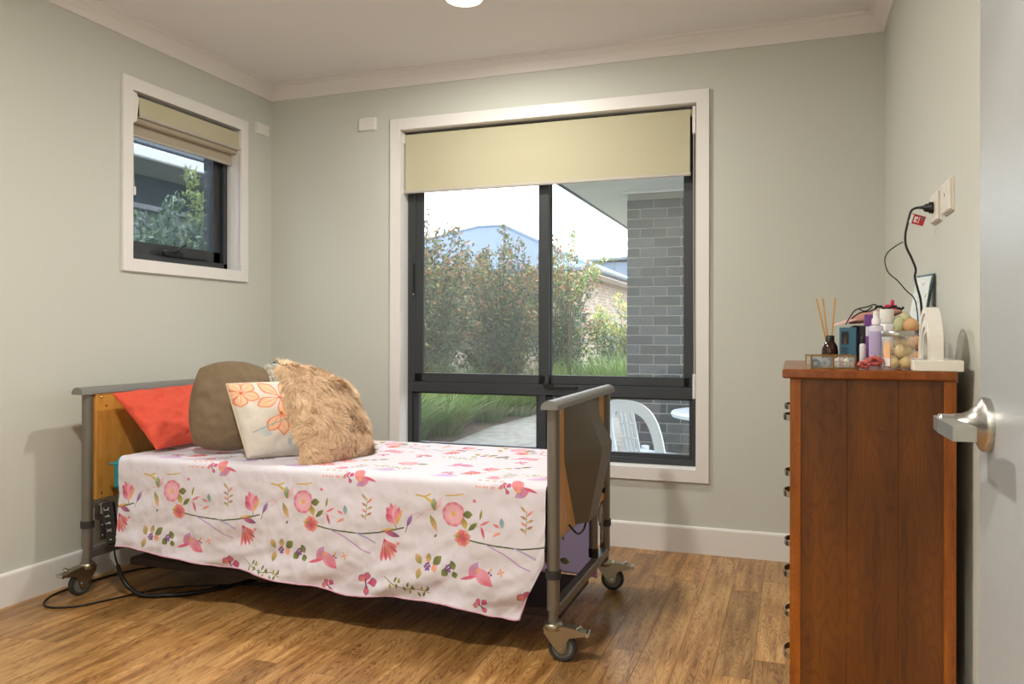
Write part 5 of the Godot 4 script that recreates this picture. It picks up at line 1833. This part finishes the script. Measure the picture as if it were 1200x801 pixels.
func chest_items() -> void:
	var y := TOP
	# glass trinket box with brass edges
	var o := thing("trinket_box", "low glass trinket box with brass edges in front of the reed diffuser", "box", Vector3(3.196, y, 1.88), deg_to_rad(6))
	var hx := 0.055
	var hz := 0.055
	var h := 0.035
	var fr := Geo.new()
	for s in [-1.0, 1.0]:
		for t in [-1.0, 1.0]:
			fr.span(Vector3(s * hx - 0.002, 0, t * hz - 0.002), Vector3(s * hx + 0.002, h, t * hz + 0.002))
		for q in [0.002, h]:
			fr.span(Vector3(-hx, q - 0.002, s * hz - 0.002), Vector3(hx, q + 0.001, s * hz + 0.002))
			fr.span(Vector3(s * hx - 0.002, q - 0.002, -hz), Vector3(s * hx + 0.002, q + 0.001, hz))
	fr.span(Vector3(-0.002, 0, hz - 0.002), Vector3(0.002, h, hz + 0.002))
	part(o, "brass_frame", fr, M.brass)
	for s in [-1.0, 1.0]:
		part(o, "pane", Geo.new().span(Vector3(-hx, 0.002, s * hz - 0.0006), Vector3(hx, h, s * hz + 0.0006)), M.clear)
		part(o, "pane", Geo.new().span(Vector3(s * hx - 0.0006, 0.002, -hz), Vector3(s * hx + 0.0006, h, hz)), M.clear)
	part(o, "pane", Geo.new().span(Vector3(-hx, h - 0.001, -hz), Vector3(hx, h, hz)), M.clear)
	part(o, "base", Geo.new().span(Vector3(-hx, 0, -hz), Vector3(hx, 0.002, hz)), mat("trinket_velvet", Color(0.46, 0.38, 0.30), 0.9))
	var ringm := Basis(Vector3(1, 0, 0), Vector3(0, 0, 1), Vector3(0, -1, 0))
	var k := 0
	for p in [Vector3(-0.043, 0.014, 0.036), Vector3(-0.018, 0.015, 0.034)]:
		var roll := solo("hair_tie", Geo.new().lathe([Vector2(0.005, -0.006), Vector2(0.011, -0.007), Vector2(0.013, 0.0), Vector2(0.011, 0.007), Vector2(0.005, 0.006), Vector2(0.004, 0.0), Vector2(0.005, -0.006)], 20, Transform3D(ringm, Vector3.ZERO)), [M.blue_box, mat("silver_tie", Color(0.66, 0.68, 0.75), 0.4)][k], ["small teal blue hair tie inside the glass trinket box", "small silvery hair tie inside the glass trinket box"][k], "hair tie")
		roll.position = o.transform * p
		k += 1
	for i in 7:
		var ball := solo("fabric_rose", Geo.new().ball(Vector3.ZERO, Vector3(0.008, 0.007, 0.008), 10).ball(Vector3(0.002, 0.004, 0.002), Vector3(0.005, 0.005, 0.005), 8), M.pale_pink if i % 2 else M.petal_white, "tiny pink fabric rose inside the glass trinket box" if i % 2 else "tiny white fabric rose inside the glass trinket box", "rose", "fabric roses in the trinket box")
		ball.position = o.transform * Vector3(0.012 + 0.012 * (i % 4), 0.010 + 0.011 * (i / 4), 0.036 - 0.006 * (i % 2))
	# reed diffuser
	o = thing("reed_diffuser", "amber glass reed diffuser with three reeds", "diffuser", Vector3(3.205, y, 1.66))
	part(o, "bottle", bottle(Geo.new(), 0.023, 0.072, 0.030, 0.010, 0.006), M.amber, "amber glass bottle")
	part(o, "collar", Geo.new().lathe([Vector2(0.0125, 0.068), Vector2(0.0125, 0.086), Vector2(0.010, 0.088), Vector2(0.0, 0.088)], 20), M.black, "black collar")
	for e in [[-0.038, 0.198, 0.004], [-0.020, 0.200, -0.006], [0.014, 0.200, 0.002]]:
		part(o, "reed", Geo.new().cyl(Vector3(e[0] * 0.04, 0.03, 0), Vector3(e[0], e[1], e[2]), 0.0024, 8), M.reed)
	# teal carton
	o = thing("carton", "teal carton with a printed bottle behind the trinket box", "carton", Vector3(3.256, y, 1.66), deg_to_rad(-8))
	part(o, "body", Geo.new().box(Vector3(0, 0.056, 0), Vector3(0.046, 0.112, 0.055), 0.001), M.blue_box)
	var pr := Geo.new()
	pr.span(Vector3(-0.017, 0.062, 0.0276), Vector3(0.003, 0.100, 0.0281))
	for i in 4:
		pr.span(Vector3(-0.017, 0.036 + 0.005 * i, 0.0276), Vector3(0.003 - 0.004 * (i % 2), 0.038 + 0.005 * i, 0.0281))
	pr.span(Vector3(-0.017, 0.012, 0.0276), Vector3(0.003, 0.030, 0.0281))
	part(o, "print", pr, M.blue_box_dark, "dark printed picture and lines")
	part(o, "printed_bottle", Geo.new().span(Vector3(-0.012, 0.064, 0.0281), Vector3(-0.002, 0.084, 0.0283)).span(Vector3(-0.009, 0.084, 0.0281), Vector3(-0.005, 0.093, 0.0283)), M.amber)
	o = thing("carton", "dark slim carton set in as the dark right side of the teal carton", "carton", Vector3(3.297, y, 1.665), deg_to_rad(-10))
	part(o, "body", Geo.new().box(Vector3(0, 0.058, -0.01), Vector3(0.022, 0.116, 0.05), 0.001), M.blue_box_dark)  # moved against the teal carton to fill in its dark side
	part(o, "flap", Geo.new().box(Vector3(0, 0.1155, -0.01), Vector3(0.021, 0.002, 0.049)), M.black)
	# bottles
	o = thing("bottle", "small white bottle with a black cap beside the coral scrunchie", "bottle", Vector3(3.287, y, 1.76))
	part(o, "body", bottle(Geo.new(), 0.0085, 0.066, 0.006, 0.005, 0.002), M.pump)
	part(o, "cap", Geo.new().lathe([Vector2(0.0065, 0.066), Vector2(0.0065, 0.080), Vector2(0.004, 0.086), Vector2(0.0, 0.087)], 16), M.black, "black cap")
	o = thing("bottle", "slim purple bottle with a lilac cap behind the small white bottle", "bottle", Vector3(3.305, y, 1.73))
	part(o, "body", bottle(Geo.new(), 0.0085, 0.085, 0.004, 0.007, 0.001), M.purple)
	part(o, "cap", Geo.new().lathe([Vector2(0.008, 0.086), Vector2(0.008, 0.114), Vector2(0.0, 0.115)], 16), M.lavender, "lilac cap")
	o = thing("spray_bottle", "clear lavender spray bottle with a white pump", "bottle", Vector3(3.318, y, 1.80))
	part(o, "body", bottle(Geo.new(), 0.0185, 0.118, 0.008, 0.009, 0.004), M.lavender)
	part(o, "label_band", Geo.new().lathe([Vector2(0.0188, 0.034), Vector2(0.0188, 0.100)], 28), M.lavender_label, "pale purple label")
	part(o, "pump", Geo.new().lathe([Vector2(0.0115, 0.119), Vector2(0.0115, 0.133), Vector2(0.008, 0.137), Vector2(0.008, 0.150), Vector2(0.007, 0.156), Vector2(0.0, 0.157)], 20).cyl(Vector3(0, 0.150, 0), Vector3(0.0, 0.150, 0.014), 0.003, 8), M.pump, "white pump head")
	o = thing("carton", "purple carton behind the lavender spray bottle", "carton", Vector3(3.322, y, 1.60))
	part(o, "body", Geo.new().box(Vector3(0.004, 0.076, -0.03), Vector3(0.040, 0.152, 0.036), 0.001), M.purple)
	part(o, "white_panel", Geo.new().box(Vector3(0.004, 0.050, -0.0117), Vector3(0.030, 0.05, 0.0008)), M.pump, "white printed panel")
	o = thing("jar", "white lidded pot behind the lavender spray bottle", "jar", Vector3(3.362, y, 1.63))
	part(o, "body", Geo.new().lathe([Vector2(0, 0), Vector2(0.021, 0), Vector2(0.022, 0.002), Vector2(0.022, 0.12), Vector2(0.018, 0.125), Vector2(0.0, 0.125)], 28), M.pump)
	part(o, "lid", Geo.new().lathe([Vector2(0.0195, 0.126), Vector2(0.0195, 0.162), Vector2(0.0175, 0.166), Vector2(0.0, 0.167)], 28), M.white, "white screw lid")
	# jar of beauty sponges
	o = thing("clear_jar", "clear plastic jar with a silver lid full of beige sponges", "jar", Vector3(3.358, y, 1.925))
	part(o, "body", Geo.new().lathe([Vector2(0.0, 0.001), Vector2(0.036, 0.001), Vector2(0.0385, 0.004), Vector2(0.0385, 0.084), Vector2(0.036, 0.088)], 36), M.clear)
	part(o, "lid", Geo.new().lathe([Vector2(0.0388, 0.086), Vector2(0.0395, 0.088), Vector2(0.0395, 0.099), Vector2(0.0375, 0.101), Vector2(0.034, 0.1005), Vector2(0.0, 0.1005)], 36), M.satin, "silver lid")
	var arc := []
	var arc2 := []
	var arc3 := []
	for i in 7:
		var a := deg_to_rad(124 + 5.0 * i)
		var e := Vector3(cos(a), 0, sin(a)) * 0.0391
		arc.append(e + Vector3(0, 0.010, 0))
		arc2.append(e + Vector3(0, 0.030, 0))
		arc3.append(e + Vector3(0, 0.072, 0))
	var lb := part(o, "sticker", Geo.new().grid([arc2, arc3], [], false), M.orange_label, "orange sticker")
	part(lb, "white_strip", Geo.new().grid([arc, arc2], [], false), M.pump, "white strip of the sticker")
	var base := Vector3(3.358, y, 1.925)
	for e in [[-0.014, 0.018, 0.016], [0.017, 0.018, 0.014], [0.002, 0.018, -0.020], [0.004, 0.047, 0.012], [-0.018, 0.046, -0.008], [0.018, 0.049, -0.012], [0.006, 0.072, -0.002]]:
		var s := solo("sponge", Geo.new().ball(Vector3.ZERO, Vector3(0.0165, 0.0155, 0.0165), 18).ball(Vector3(0, 0.008, 0), Vector3(0.011, 0.0115, 0.011), 14), M.sponge, "round beige sponge inside the clear jar", "sponge", "sponges in the clear jar")
		s.position = base + Vector3(e[0], e[1], e[2])
	# scrunchie
	o = thing("scrunchie", "crumpled coral scrunchie lying before the clear jar", "scrunchie", Vector3(3.288, y, 1.952))
	for q in [[Vector3(-0.013, 0.013, 0), 0.013, 3], [Vector3(0.012, 0.022, -0.006), 0.017, 5]]:
		var rows := []
		for i in 25:
			var row := []
			var a: float = TAU * i / 24.0
			for j in 13:
				var b := TAU * j / 12.0
				var rr: float = q[1] * 0.48 * (1.0 + 0.25 * sin(a * q[2] * 2.0 + b) + 0.15 * sin(b * 3.0 + a * 5.0))
				row.append(q[0] + Vector3(cos(a) * (q[1] * 0.62 + rr * cos(b)) * 1.15, sin(a) * (q[1] * 0.45 + rr * cos(b) * 0.8), rr * sin(b) * 1.2))
			rows.append(row)
		part(o, "ruched_loop", Geo.new().grid(rows, [], true, true), M.scrunchie)
	# net of bath puffs
	for e in [[3.394, 0.118, 1.63, 0.019, 0.026, "puff_green", "pale green pear shaped puff on top of the pile beside the white pot"], [3.425, 0.117, 1.645, 0.022, 0.022, "puff_orange", "orange beige ball puff on top of the pile beside the rainbow ornament"], [3.432, 0.068, 1.66, 0.019, 0.021, "puff_orange", "orange beige ball puff in the middle of the pile beside the rainbow ornament"], [3.436, 0.024, 1.67, 0.020, 0.020, "puff_orange", "orange beige ball puff at the foot of the pile beside the rainbow ornament"], [3.396, 0.072, 1.63, 0.018, 0.022, "puff_orange", "orange beige ball puff behind the clear jar"], [3.398, 0.026, 1.63, 0.019, 0.022, "puff_orange", "orange beige ball puff lying lowest behind the clear jar"], [3.412, 0.135, 1.61, 0.02, 0.02, "puff_green", "pale green ball puff at the back of the pile"]]:
		var p := thing("bath_puff", e[6], "puff", Vector3(e[0], y + e[1], e[2]))
		part(p, "sponge", Geo.new().ball(Vector3.ZERO, Vector3(e[3], e[4], e[3]), 20), M[e[5]])
		part(p, "tie", Geo.new().lathe([Vector2(e[3] * 0.30, e[4] * 0.93), Vector2(e[3] * 0.35, e[4] * 0.98), Vector2(e[3] * 0.2, e[4] * 1.04), Vector2(0, e[4] * 1.04)], 12), M.reed)
	# pouch, head bands and a bow on top of the heap
	o = thing("fabric_pouch", "dusty pink fabric pouch lying across the cartons", "pouch", Vector3(3.335, y + 0.012, 1.50))
	var a0 := Vector3(-0.075, 0.112, 0.03)
	var b0 := Vector3(0.09, 0.150, 0.0)
	var c0 := Vector3(0.09, 0.158, -0.11)
	var d0 := Vector3(-0.065, 0.135, -0.11)
	part(o, "cover", Geo.new().grid(cushion_rows(a0, b0, c0, d0, 0.03, true, 16, 0.03, 0.2, 0.4, 0.1, 51), [], false).grid(cushion_rows(a0, b0, c0, d0, 0.03, false, 16, 0.03, 0.2, 0.4, 0.1, 52), [], true), M.pouch)
	part(o, "flap", Geo.new().grid(cushion_rows(a0 + Vector3(-0.045, -0.008, 0.0), a0 + Vector3(0.03, 0.012, 0.01), d0 + Vector3(0.03, 0, 0), d0 + Vector3(-0.03, -0.02, 0), 0.012, true, 10, 0.0, 0.3, 0.4, 0.0, 53), [], false), M.pale_pink, "pale pink end")
	o = thing("storage_tin", "dark storage tin standing under the pink pouch", "tin", Vector3(3.35, y, 1.44))
	part(o, "body", Geo.new().box(Vector3(0, 0.055, 0), Vector3(0.14, 0.11, 0.12), 0.004), M.blue_box_dark)
	part(o, "lid", Geo.new().box(Vector3(0, 0.114, 0), Vector3(0.144, 0.010, 0.124), 0.003), M.black)
	o = thing("head_band", "black twisted wire head band lying over the pink pouch", "head band", Vector3(3.30, y, 1.55))
	part(o, "wire", Geo.new().tube(curve([Vector3(-0.045, 0.122, 0), Vector3(-0.030, 0.150, 0), Vector3(-0.015, 0.168, 0), Vector3(0.015, 0.176, 0), Vector3(0.037, 0.183, 0), Vector3(0.040, 0.172, 0), Vector3(0.02, 0.162, 0), Vector3(-0.005, 0.158, 0.01), Vector3(-0.03, 0.14, 0.01)], 6), 0.0022, 6), M.black)
	part(o, "wire", Geo.new().tube(curve([Vector3(-0.010, 0.171, 0), Vector3(0.010, 0.163, 0.005), Vector3(0.03, 0.176, 0.0)], 6), 0.002, 6), M.black)
	var beads := Geo.new()
	for i in 16:
		var t := i / 15.0
		beads.ball(Vector3(0.040 + 0.075 * t, 0.172 + 0.004 * sin(t * 12.0) + 0.002 * (i % 2), 0.002 * (i % 3)), Vector3(0.0038, 0.0042, 0.0038), 8)
	part(o, "coiled_end", beads, M.black)
	o = thing("hair_bow", "bright pink hair bow on top of the head band", "hair bow", Vector3(3.385, y + 0.172, 1.52))
	for e in [[-0.008, 0.006, 0.011, 0.006], [0.004, 0.016, 0.006, 0.011], [0.009, 0.004, 0.008, 0.007]]:
		part(o, "loop", Geo.new().ball(Vector3(e[0], e[1], 0), Vector3(e[2], e[3], 0.006), 12), M.pink)
	# leaning plaque
	o = thing("plaque", "pale patterned plaque with a dark teal rim leaning on the wall", "plaque", Vector3(3.448, y, 1.40), deg_to_rad(16))
	var lean := Basis(Vector3.BACK, -atan2(0.052, 0.285))
	var b2 := lean
	part(o, "rim", Geo.new().box(b2 * Vector3(0.004, 0.145, 0), Vector3(0.007, 0.285, 0.115), 0.002, b2), M.teal_edge)
	part(o, "face", Geo.new().box(b2 * Vector3(-0.0005, 0.145, 0), Vector3(0.003, 0.270, 0.105), 0.001, b2), M.plaque, "pale face with raised flowers")
	for i in 12:
		var q := Vector3(-0.002, 0.04 + 0.02 * i, 0.035 * sin(i * 2.3))
		part(o, "raised_flower", Geo.new().ball(b2 * q, Vector3(0.003, 0.009, 0.009), 10, b2), M.petal_white)
	# rainbow ornament
	o = thing("rainbow_ornament", "white nested arch ornament on a white base near the wall", "ornament", Vector3(3.441, y, 1.885))
	part(o, "base", Geo.new().box(Vector3(0, 0.0135, 0), Vector3(0.112, 0.027, 0.235), 0.002), M.plaster)
	var zx := Basis(Vector3(0, 0, 1), Vector3(0, 1, 0), Vector3(1, 0, 0))
	for i in 4:
		var ro := 0.100 - 0.0145 * i
		var ri := ro - 0.0140
		if i == 3:
			ri = ro - 0.012
		var q := PackedVector2Array()
		var leg := 0.018
		for t in 25:
			var a := PI * t / 24.0
			q.append(Vector2(cos(a) * ro, leg + sin(a) * ro * 1.18))
		for t in 25:
			var a := PI - PI * t / 24.0
			q.append(Vector2(cos(a) * ri, leg + sin(a) * ri * 1.18))
		q.insert(0, Vector2(ro, 0))
		q.append(Vector2(ri, 0))
		# the far leg's foot
		var at := 26
		q.insert(at, Vector2(-ro, 0))
		q.insert(at + 1, Vector2(-ri, 0))
		part(o, "arch", Geo.new().prism(q, 0.030 - 0.005 * (i % 2), Transform3D(zx, Vector3(-0.016 + 0.004 * (i % 2), 0.027, 0))), M.plaster)
	# charger block behind the ornament
	o = thing("charger", "small black charger block behind the rainbow ornament", "charger", Vector3(3.47, y, 1.70))
	part(o, "body", Geo.new().box(Vector3(0, 0.020, 0), Vector3(0.022, 0.04, 0.03), 0.003), M.black)
	part(o, "foot", Geo.new().box(Vector3(0.0, 0.006, 0.012), Vector3(0.04, 0.012, 0.04), 0.003), M.black)


func wall_things() -> void:
	# two outlets on the right wall
	for e in [[1.665, 1.532, "white double power outlet plate with a screw cover nearest the door"], [1.475, 1.530, "white power outlet plate holding the black plug"]]:
		var o := thing("power_outlet", e[2], "outlet", Vector3(W, e[1], e[0]))
		part(o, "back_plate", Geo.new().span(Vector3(-0.006, -0.047, -0.064), Vector3(0.0, 0.047, 0.064), 0.001), M.outlet)
		part(o, "plate", Geo.new().span(Vector3(-0.0145, -0.044, -0.061), Vector3(-0.0055, 0.044, 0.061), 0.003), M.outlet)
		part(o, "switch", Geo.new().span(Vector3(-0.0165, 0.016, -0.042), Vector3(-0.0140, 0.034, -0.028), 0.001), M.white)
		part(o, "switch", Geo.new().span(Vector3(-0.0165, 0.016, 0.028), Vector3(-0.0140, 0.034, 0.042), 0.001), M.white)
		part(o, "screw_hole", Geo.new().cyl(Vector3(-0.0148, 0.006, 0.0), Vector3(-0.0140, 0.006, 0.0), 0.005, 10), M.rubber)
	var c := thing("plugged_lead", "black plug and lead with a red tag hanging from the power outlet", "cord", Vector3(W - 0.0145, 1.530, 1.475))
	var at := Vector3(W - 0.0145, 1.530, 1.475)
	var xw := Basis(Vector3(0, 1, 0), Vector3(-1, 0, 0), Vector3(0, 0, 1))
	part(c, "plug", Geo.new().lathe([Vector2(0.0, 0.0), Vector2(0.017, 0.0), Vector2(0.018, 0.002), Vector2(0.018, 0.010), Vector2(0.0135, 0.013), Vector2(0.012, 0.022), Vector2(0.008, 0.027), Vector2(0.0, 0.028)], 20, Transform3D(xw, Vector3.ZERO)), M.black)
	var relief := Geo.new()
	for i in 5:
		relief.cyl(Vector3(-0.026 - 0.0048 * i, 0.002, 0), Vector3(-0.0295 - 0.0048 * i, 0.002, 0), 0.0062 - 0.0007 * i, 10)
	part(c, "strain_relief", relief, M.black)
	var pts := [Vector3(-0.045, 0.002, 0)]
	for q in [[3.446, 1.522], [3.436, 1.483], [3.430, 1.449], [3.432, 1.414], [3.447, 1.377], [3.459, 1.342], [3.457, 1.316], [3.466, 1.276], [3.474, 1.236], [3.477, 1.15], [3.47, 1.062]]:
		pts.append(Vector3(q[0], q[1], 1.478) - at)
	part(c, "lead", Geo.new().tube(curve(pts, 5), 0.0036, 8), M.black)
	var tg := thing("inspection_tag", "small red printed tag clipped on the black power lead", "tag", Vector3(3.462, 1.494, 1.480))
	var tb := Basis(Vector3.BACK, -0.32)
	part(tg, "card", Geo.new().box(Vector3(0.002, 0, 0), Vector3(0.040, 0.030, 0.0012), 0.0003, tb), M.tag_red)
	var marks := Geo.new()
	for q in [[-0.006, 0.0, 0.004, 0.018], [-0.001, 0.005, 0.004, 0.008], [-0.001, -0.006, 0.004, 0.006], [0.0055, 0.0, 0.002, 0.020]]:
		marks.box(tb * Vector3(q[0], q[1], 0.0009), Vector3(q[2], q[3], 0.0006), 0.0, tb)
	part(tg, "print", marks, M.pump, "white printed marks")
	part(tg, "blue_print", Geo.new().box(tb * Vector3(0.014, 0.008, 0.0009), Vector3(0.008, 0.007, 0.0006), 0.0, tb), M.blue_box)
	part(tg, "fold", Geo.new().box(tb * Vector3(-0.016, -0.001, 0.0), Vector3(0.008, 0.028, 0.004), 0.001, tb), M.pump, "clear folded end")
	var th := []
	for q in [[3.424, 1.428, 1.470], [3.408, 1.419, 1.45], [3.384, 1.399, 1.44], [3.376, 1.372, 1.44], [3.386, 1.336, 1.44], [3.413, 1.309, 1.44], [3.437, 1.278, 1.44], [3.462, 1.243, 1.45], [3.468, 1.15, 1.47], [3.46, 1.056, 1.49]]:
		th.append(Vector3(q[0], q[1], q[2]))
	var thin := solo("charging_cable", Geo.new().tube(curve(th, 6), 0.0018, 6), M.black, "thin black cable looping beside the power lead", "cable")
	# small white sensors near the corner
	var s := thing("wall_sensor", "small white sensor box beside the small window", "sensor", Vector3(0, 2.399, 0.104))
	part(s, "case", Geo.new().span(Vector3(0, -0.034, -0.058), Vector3(0.018, 0.034, 0.058), 0.003), M.white)
	part(s, "base_plate", Geo.new().span(Vector3(0, -0.036, -0.060), Vector3(0.004, 0.036, 0.060)), M.white)
	s = thing("wall_sensor", "small white sensor box beside the large window", "sensor", Vector3(0.692, 2.397, 0))
	part(s, "case", Geo.new().span(Vector3(-0.056, -0.038, 0), Vector3(0.056, 0.038, 0.018), 0.003), M.white)
	part(s, "base_plate", Geo.new().span(Vector3(-0.058, -0.040, 0), Vector3(0.058, 0.040, 0.004)), M.white)


func floor_things() -> void:
	# bedside table with a vase of white flowers in the corner behind the cushions
	var t := thing("bedside_table", "small white bedside table in the corner behind the bed", "table", Vector3(0.24, 0, 0.36))
	part(t, "table_top", Geo.new().box(Vector3(0, 0.565, 0), Vector3(0.36, 0.022, 0.36), 0.004), M.white)
	part(t, "apron", Geo.new().box(Vector3(0, 0.50, 0), Vector3(0.32, 0.11, 0.32), 0.003), M.white)
	for sx in [-0.145, 0.145]:
		for sz in [-0.145, 0.145]:
			part(t, "leg", Geo.new().box(Vector3(sx, 0.26, sz), Vector3(0.035, 0.52, 0.035), 0.003), M.white)
	var v := thing("flower_vase", "slim white vase on the bedside table", "vase", Vector3(0.275, 0.576, 0.35))
	part(v, "body", Geo.new().lathe([Vector2(0, 0), Vector2(0.03, 0), Vector2(0.042, 0.03), Vector2(0.045, 0.08), Vector2(0.03, 0.14), Vector2(0.018, 0.18), Vector2(0.022, 0.20), Vector2(0.018, 0.20), Vector2(0.014, 0.18), Vector2(0.0, 0.17)], 28), M.plaster)
	part(v, "foot_ring", Geo.new().lathe([Vector2(0.028, 0.0), Vector2(0.033, 0.0), Vector2(0.033, 0.006), Vector2(0.029, 0.008)], 28), M.plaster)
	var f := thing("white_flowers", "bunch of white artificial flowers with green buds behind the cushions", "flowers", Vector3(0.275, 0.75, 0.35))
	var heads := [Vector3(-0.035, 0.14, 0.03), Vector3(0.01, 0.155, 0.04), Vector3(-0.02, 0.185, 0.02), Vector3(0.03, 0.19, 0.02), Vector3(0.045, 0.14, 0.03), Vector3(0.0, 0.12, 0.05)]
	for hd in heads:
		var fl := part(f, "stem", Geo.new().tube(curve([Vector3(0, 0.0, 0), Vector3(hd.x * 0.4, hd.y * 0.5, hd.z * 0.4), hd], 4), 0.002, 6), M.leaf_green)
		for k in 6:
			var a: float = TAU * k / 6.0 + hd.x * 30.0
			var d := Vector3(cos(a), sin(a), 0.45).normalized()
			part(fl, "petal", Geo.new().ball(hd + d * 0.017, Vector3(0.015, 0.015, 0.006), 10, Basis(Vector3.BACK, a)), M.petal_white)
		part(fl, "flower_eye", Geo.new().ball(hd + Vector3(0, 0, 0.012), Vector3(0.006, 0.006, 0.006), 8), M.sponge)
	for q in [Vector3(0.035, 0.235, 0.01), Vector3(0.055, 0.225, 0.01), Vector3(0.02, 0.22, 0.02)]:
		var st := part(f, "stem", Geo.new().tube(curve([Vector3(0, 0, 0), q * 0.5, q], 4), 0.0018, 6), M.leaf_green)
		part(st, "bud", Geo.new().ball(q, Vector3(0.010, 0.007, 0.008), 10), M.leaf_green)
	# bed handset on its rail
	var r := thing("bed_remote", "black bed handset with pale button symbols hooked on the bed side", "remote", Vector3(0.320, 0.318, 1.553))
	var tilt := Basis(Vector3.BACK, 0.18)
	part(r, "case", Geo.new().box(Vector3.ZERO, Vector3(0.062, 0.182, 0.024), 0.006, tilt), M.black)
	for i in 4:
		var yy := 0.062 - 0.030 * i
		var bt := part(r, "button_row", Geo.new().box(tilt * Vector3(0, yy, 0.0125), Vector3(0.046, 0.020, 0.002), 0.001, tilt), mat("button_dark", Color(0.07, 0.07, 0.075), 0.5) if i == 0 else M.button_dark)
		var ic := Geo.new()
		if i == 0:
			ic.box(tilt * Vector3(0.0, yy - 0.002, 0.0138), Vector3(0.026, 0.0035, 0.0006), 0.0, tilt)
			ic.box(tilt * Vector3(-0.013, yy + 0.003, 0.0138), Vector3(0.003, 0.010, 0.0006), 0.0, tilt)
			ic.box(tilt * Vector3(0.012, yy + 0.004, 0.0138), Vector3(0.010, 0.003, 0.0006), 0.0, tilt * Basis(Vector3.BACK, 0.7))
		elif i == 3:
			ic.box(tilt * Vector3(0.0, yy, 0.0138), Vector3(0.028, 0.0028, 0.0006), 0.0, tilt * Basis(Vector3.BACK, 0.4))
			ic.box(tilt * Vector3(0.0, yy, 0.0138), Vector3(0.028, 0.0028, 0.0006), 0.0, tilt * Basis(Vector3.BACK, -0.4))
		else:
			ic.box(tilt * Vector3(0.0, yy, 0.0138), Vector3(0.028, 0.003, 0.0006), 0.0, tilt)
			ic.box(tilt * Vector3(0.006, yy + 0.004, 0.0138), Vector3(0.010, 0.003, 0.0006), 0.0, tilt)
		part(bt, "symbol", ic, M.icon, "pale symbol")
	part(r, "mark", Geo.new().box(tilt * Vector3(0, -0.068, 0.0124), Vector3(0.012, 0.004, 0.0008), 0.0, tilt), M.icon)
	var lead := [Vector3(0.338, 0.228, 1.555), Vector3(0.345, 0.18, 1.555), Vector3(0.345, 0.135, 1.54)]
	var p0 := r.position
	for i in lead.size():
		lead[i] -= p0
	part(r, "lead", Geo.new().tube(curve(lead, 5), 0.004, 8), M.black)
	var coil := [Vector3(0.345, 0.135, 1.54), Vector3(0.36, 0.08, 1.53), Vector3(0.40, 0.035, 1.525), Vector3(0.47, 0.012, 1.52), Vector3(0.56, 0.0105, 1.48), Vector3(0.66, 0.0105, 1.40), Vector3(0.74, 0.0105, 1.27), Vector3(0.80, 0.0105, 1.1)]
	for i in coil.size():
		coil[i] -= p0
	part(r, "coiled_lead", Geo.new().tube(curve(coil, 8), 0.0095, 10), M.black)
	var cord := []
	for q in [[0.9, 1.0], [0.45, 1.03], [0.18, 1.16], [0.10, 1.30], [0.07, 1.47], [0.075, 1.62], [0.13, 1.72], [0.21, 1.75], [0.30, 1.70], [0.37, 1.57], [0.43, 1.44], [0.56, 1.33], [0.85, 1.20], [1.1, 1.08]]:
		cord.append(Vector3(q[0], 0.0045, q[1]))
	solo("mains_lead", Geo.new().tube(curve(cord, 8), 0.0042, 8), M.black, "thin black lead looping over the floor round the bed castor", "cable")
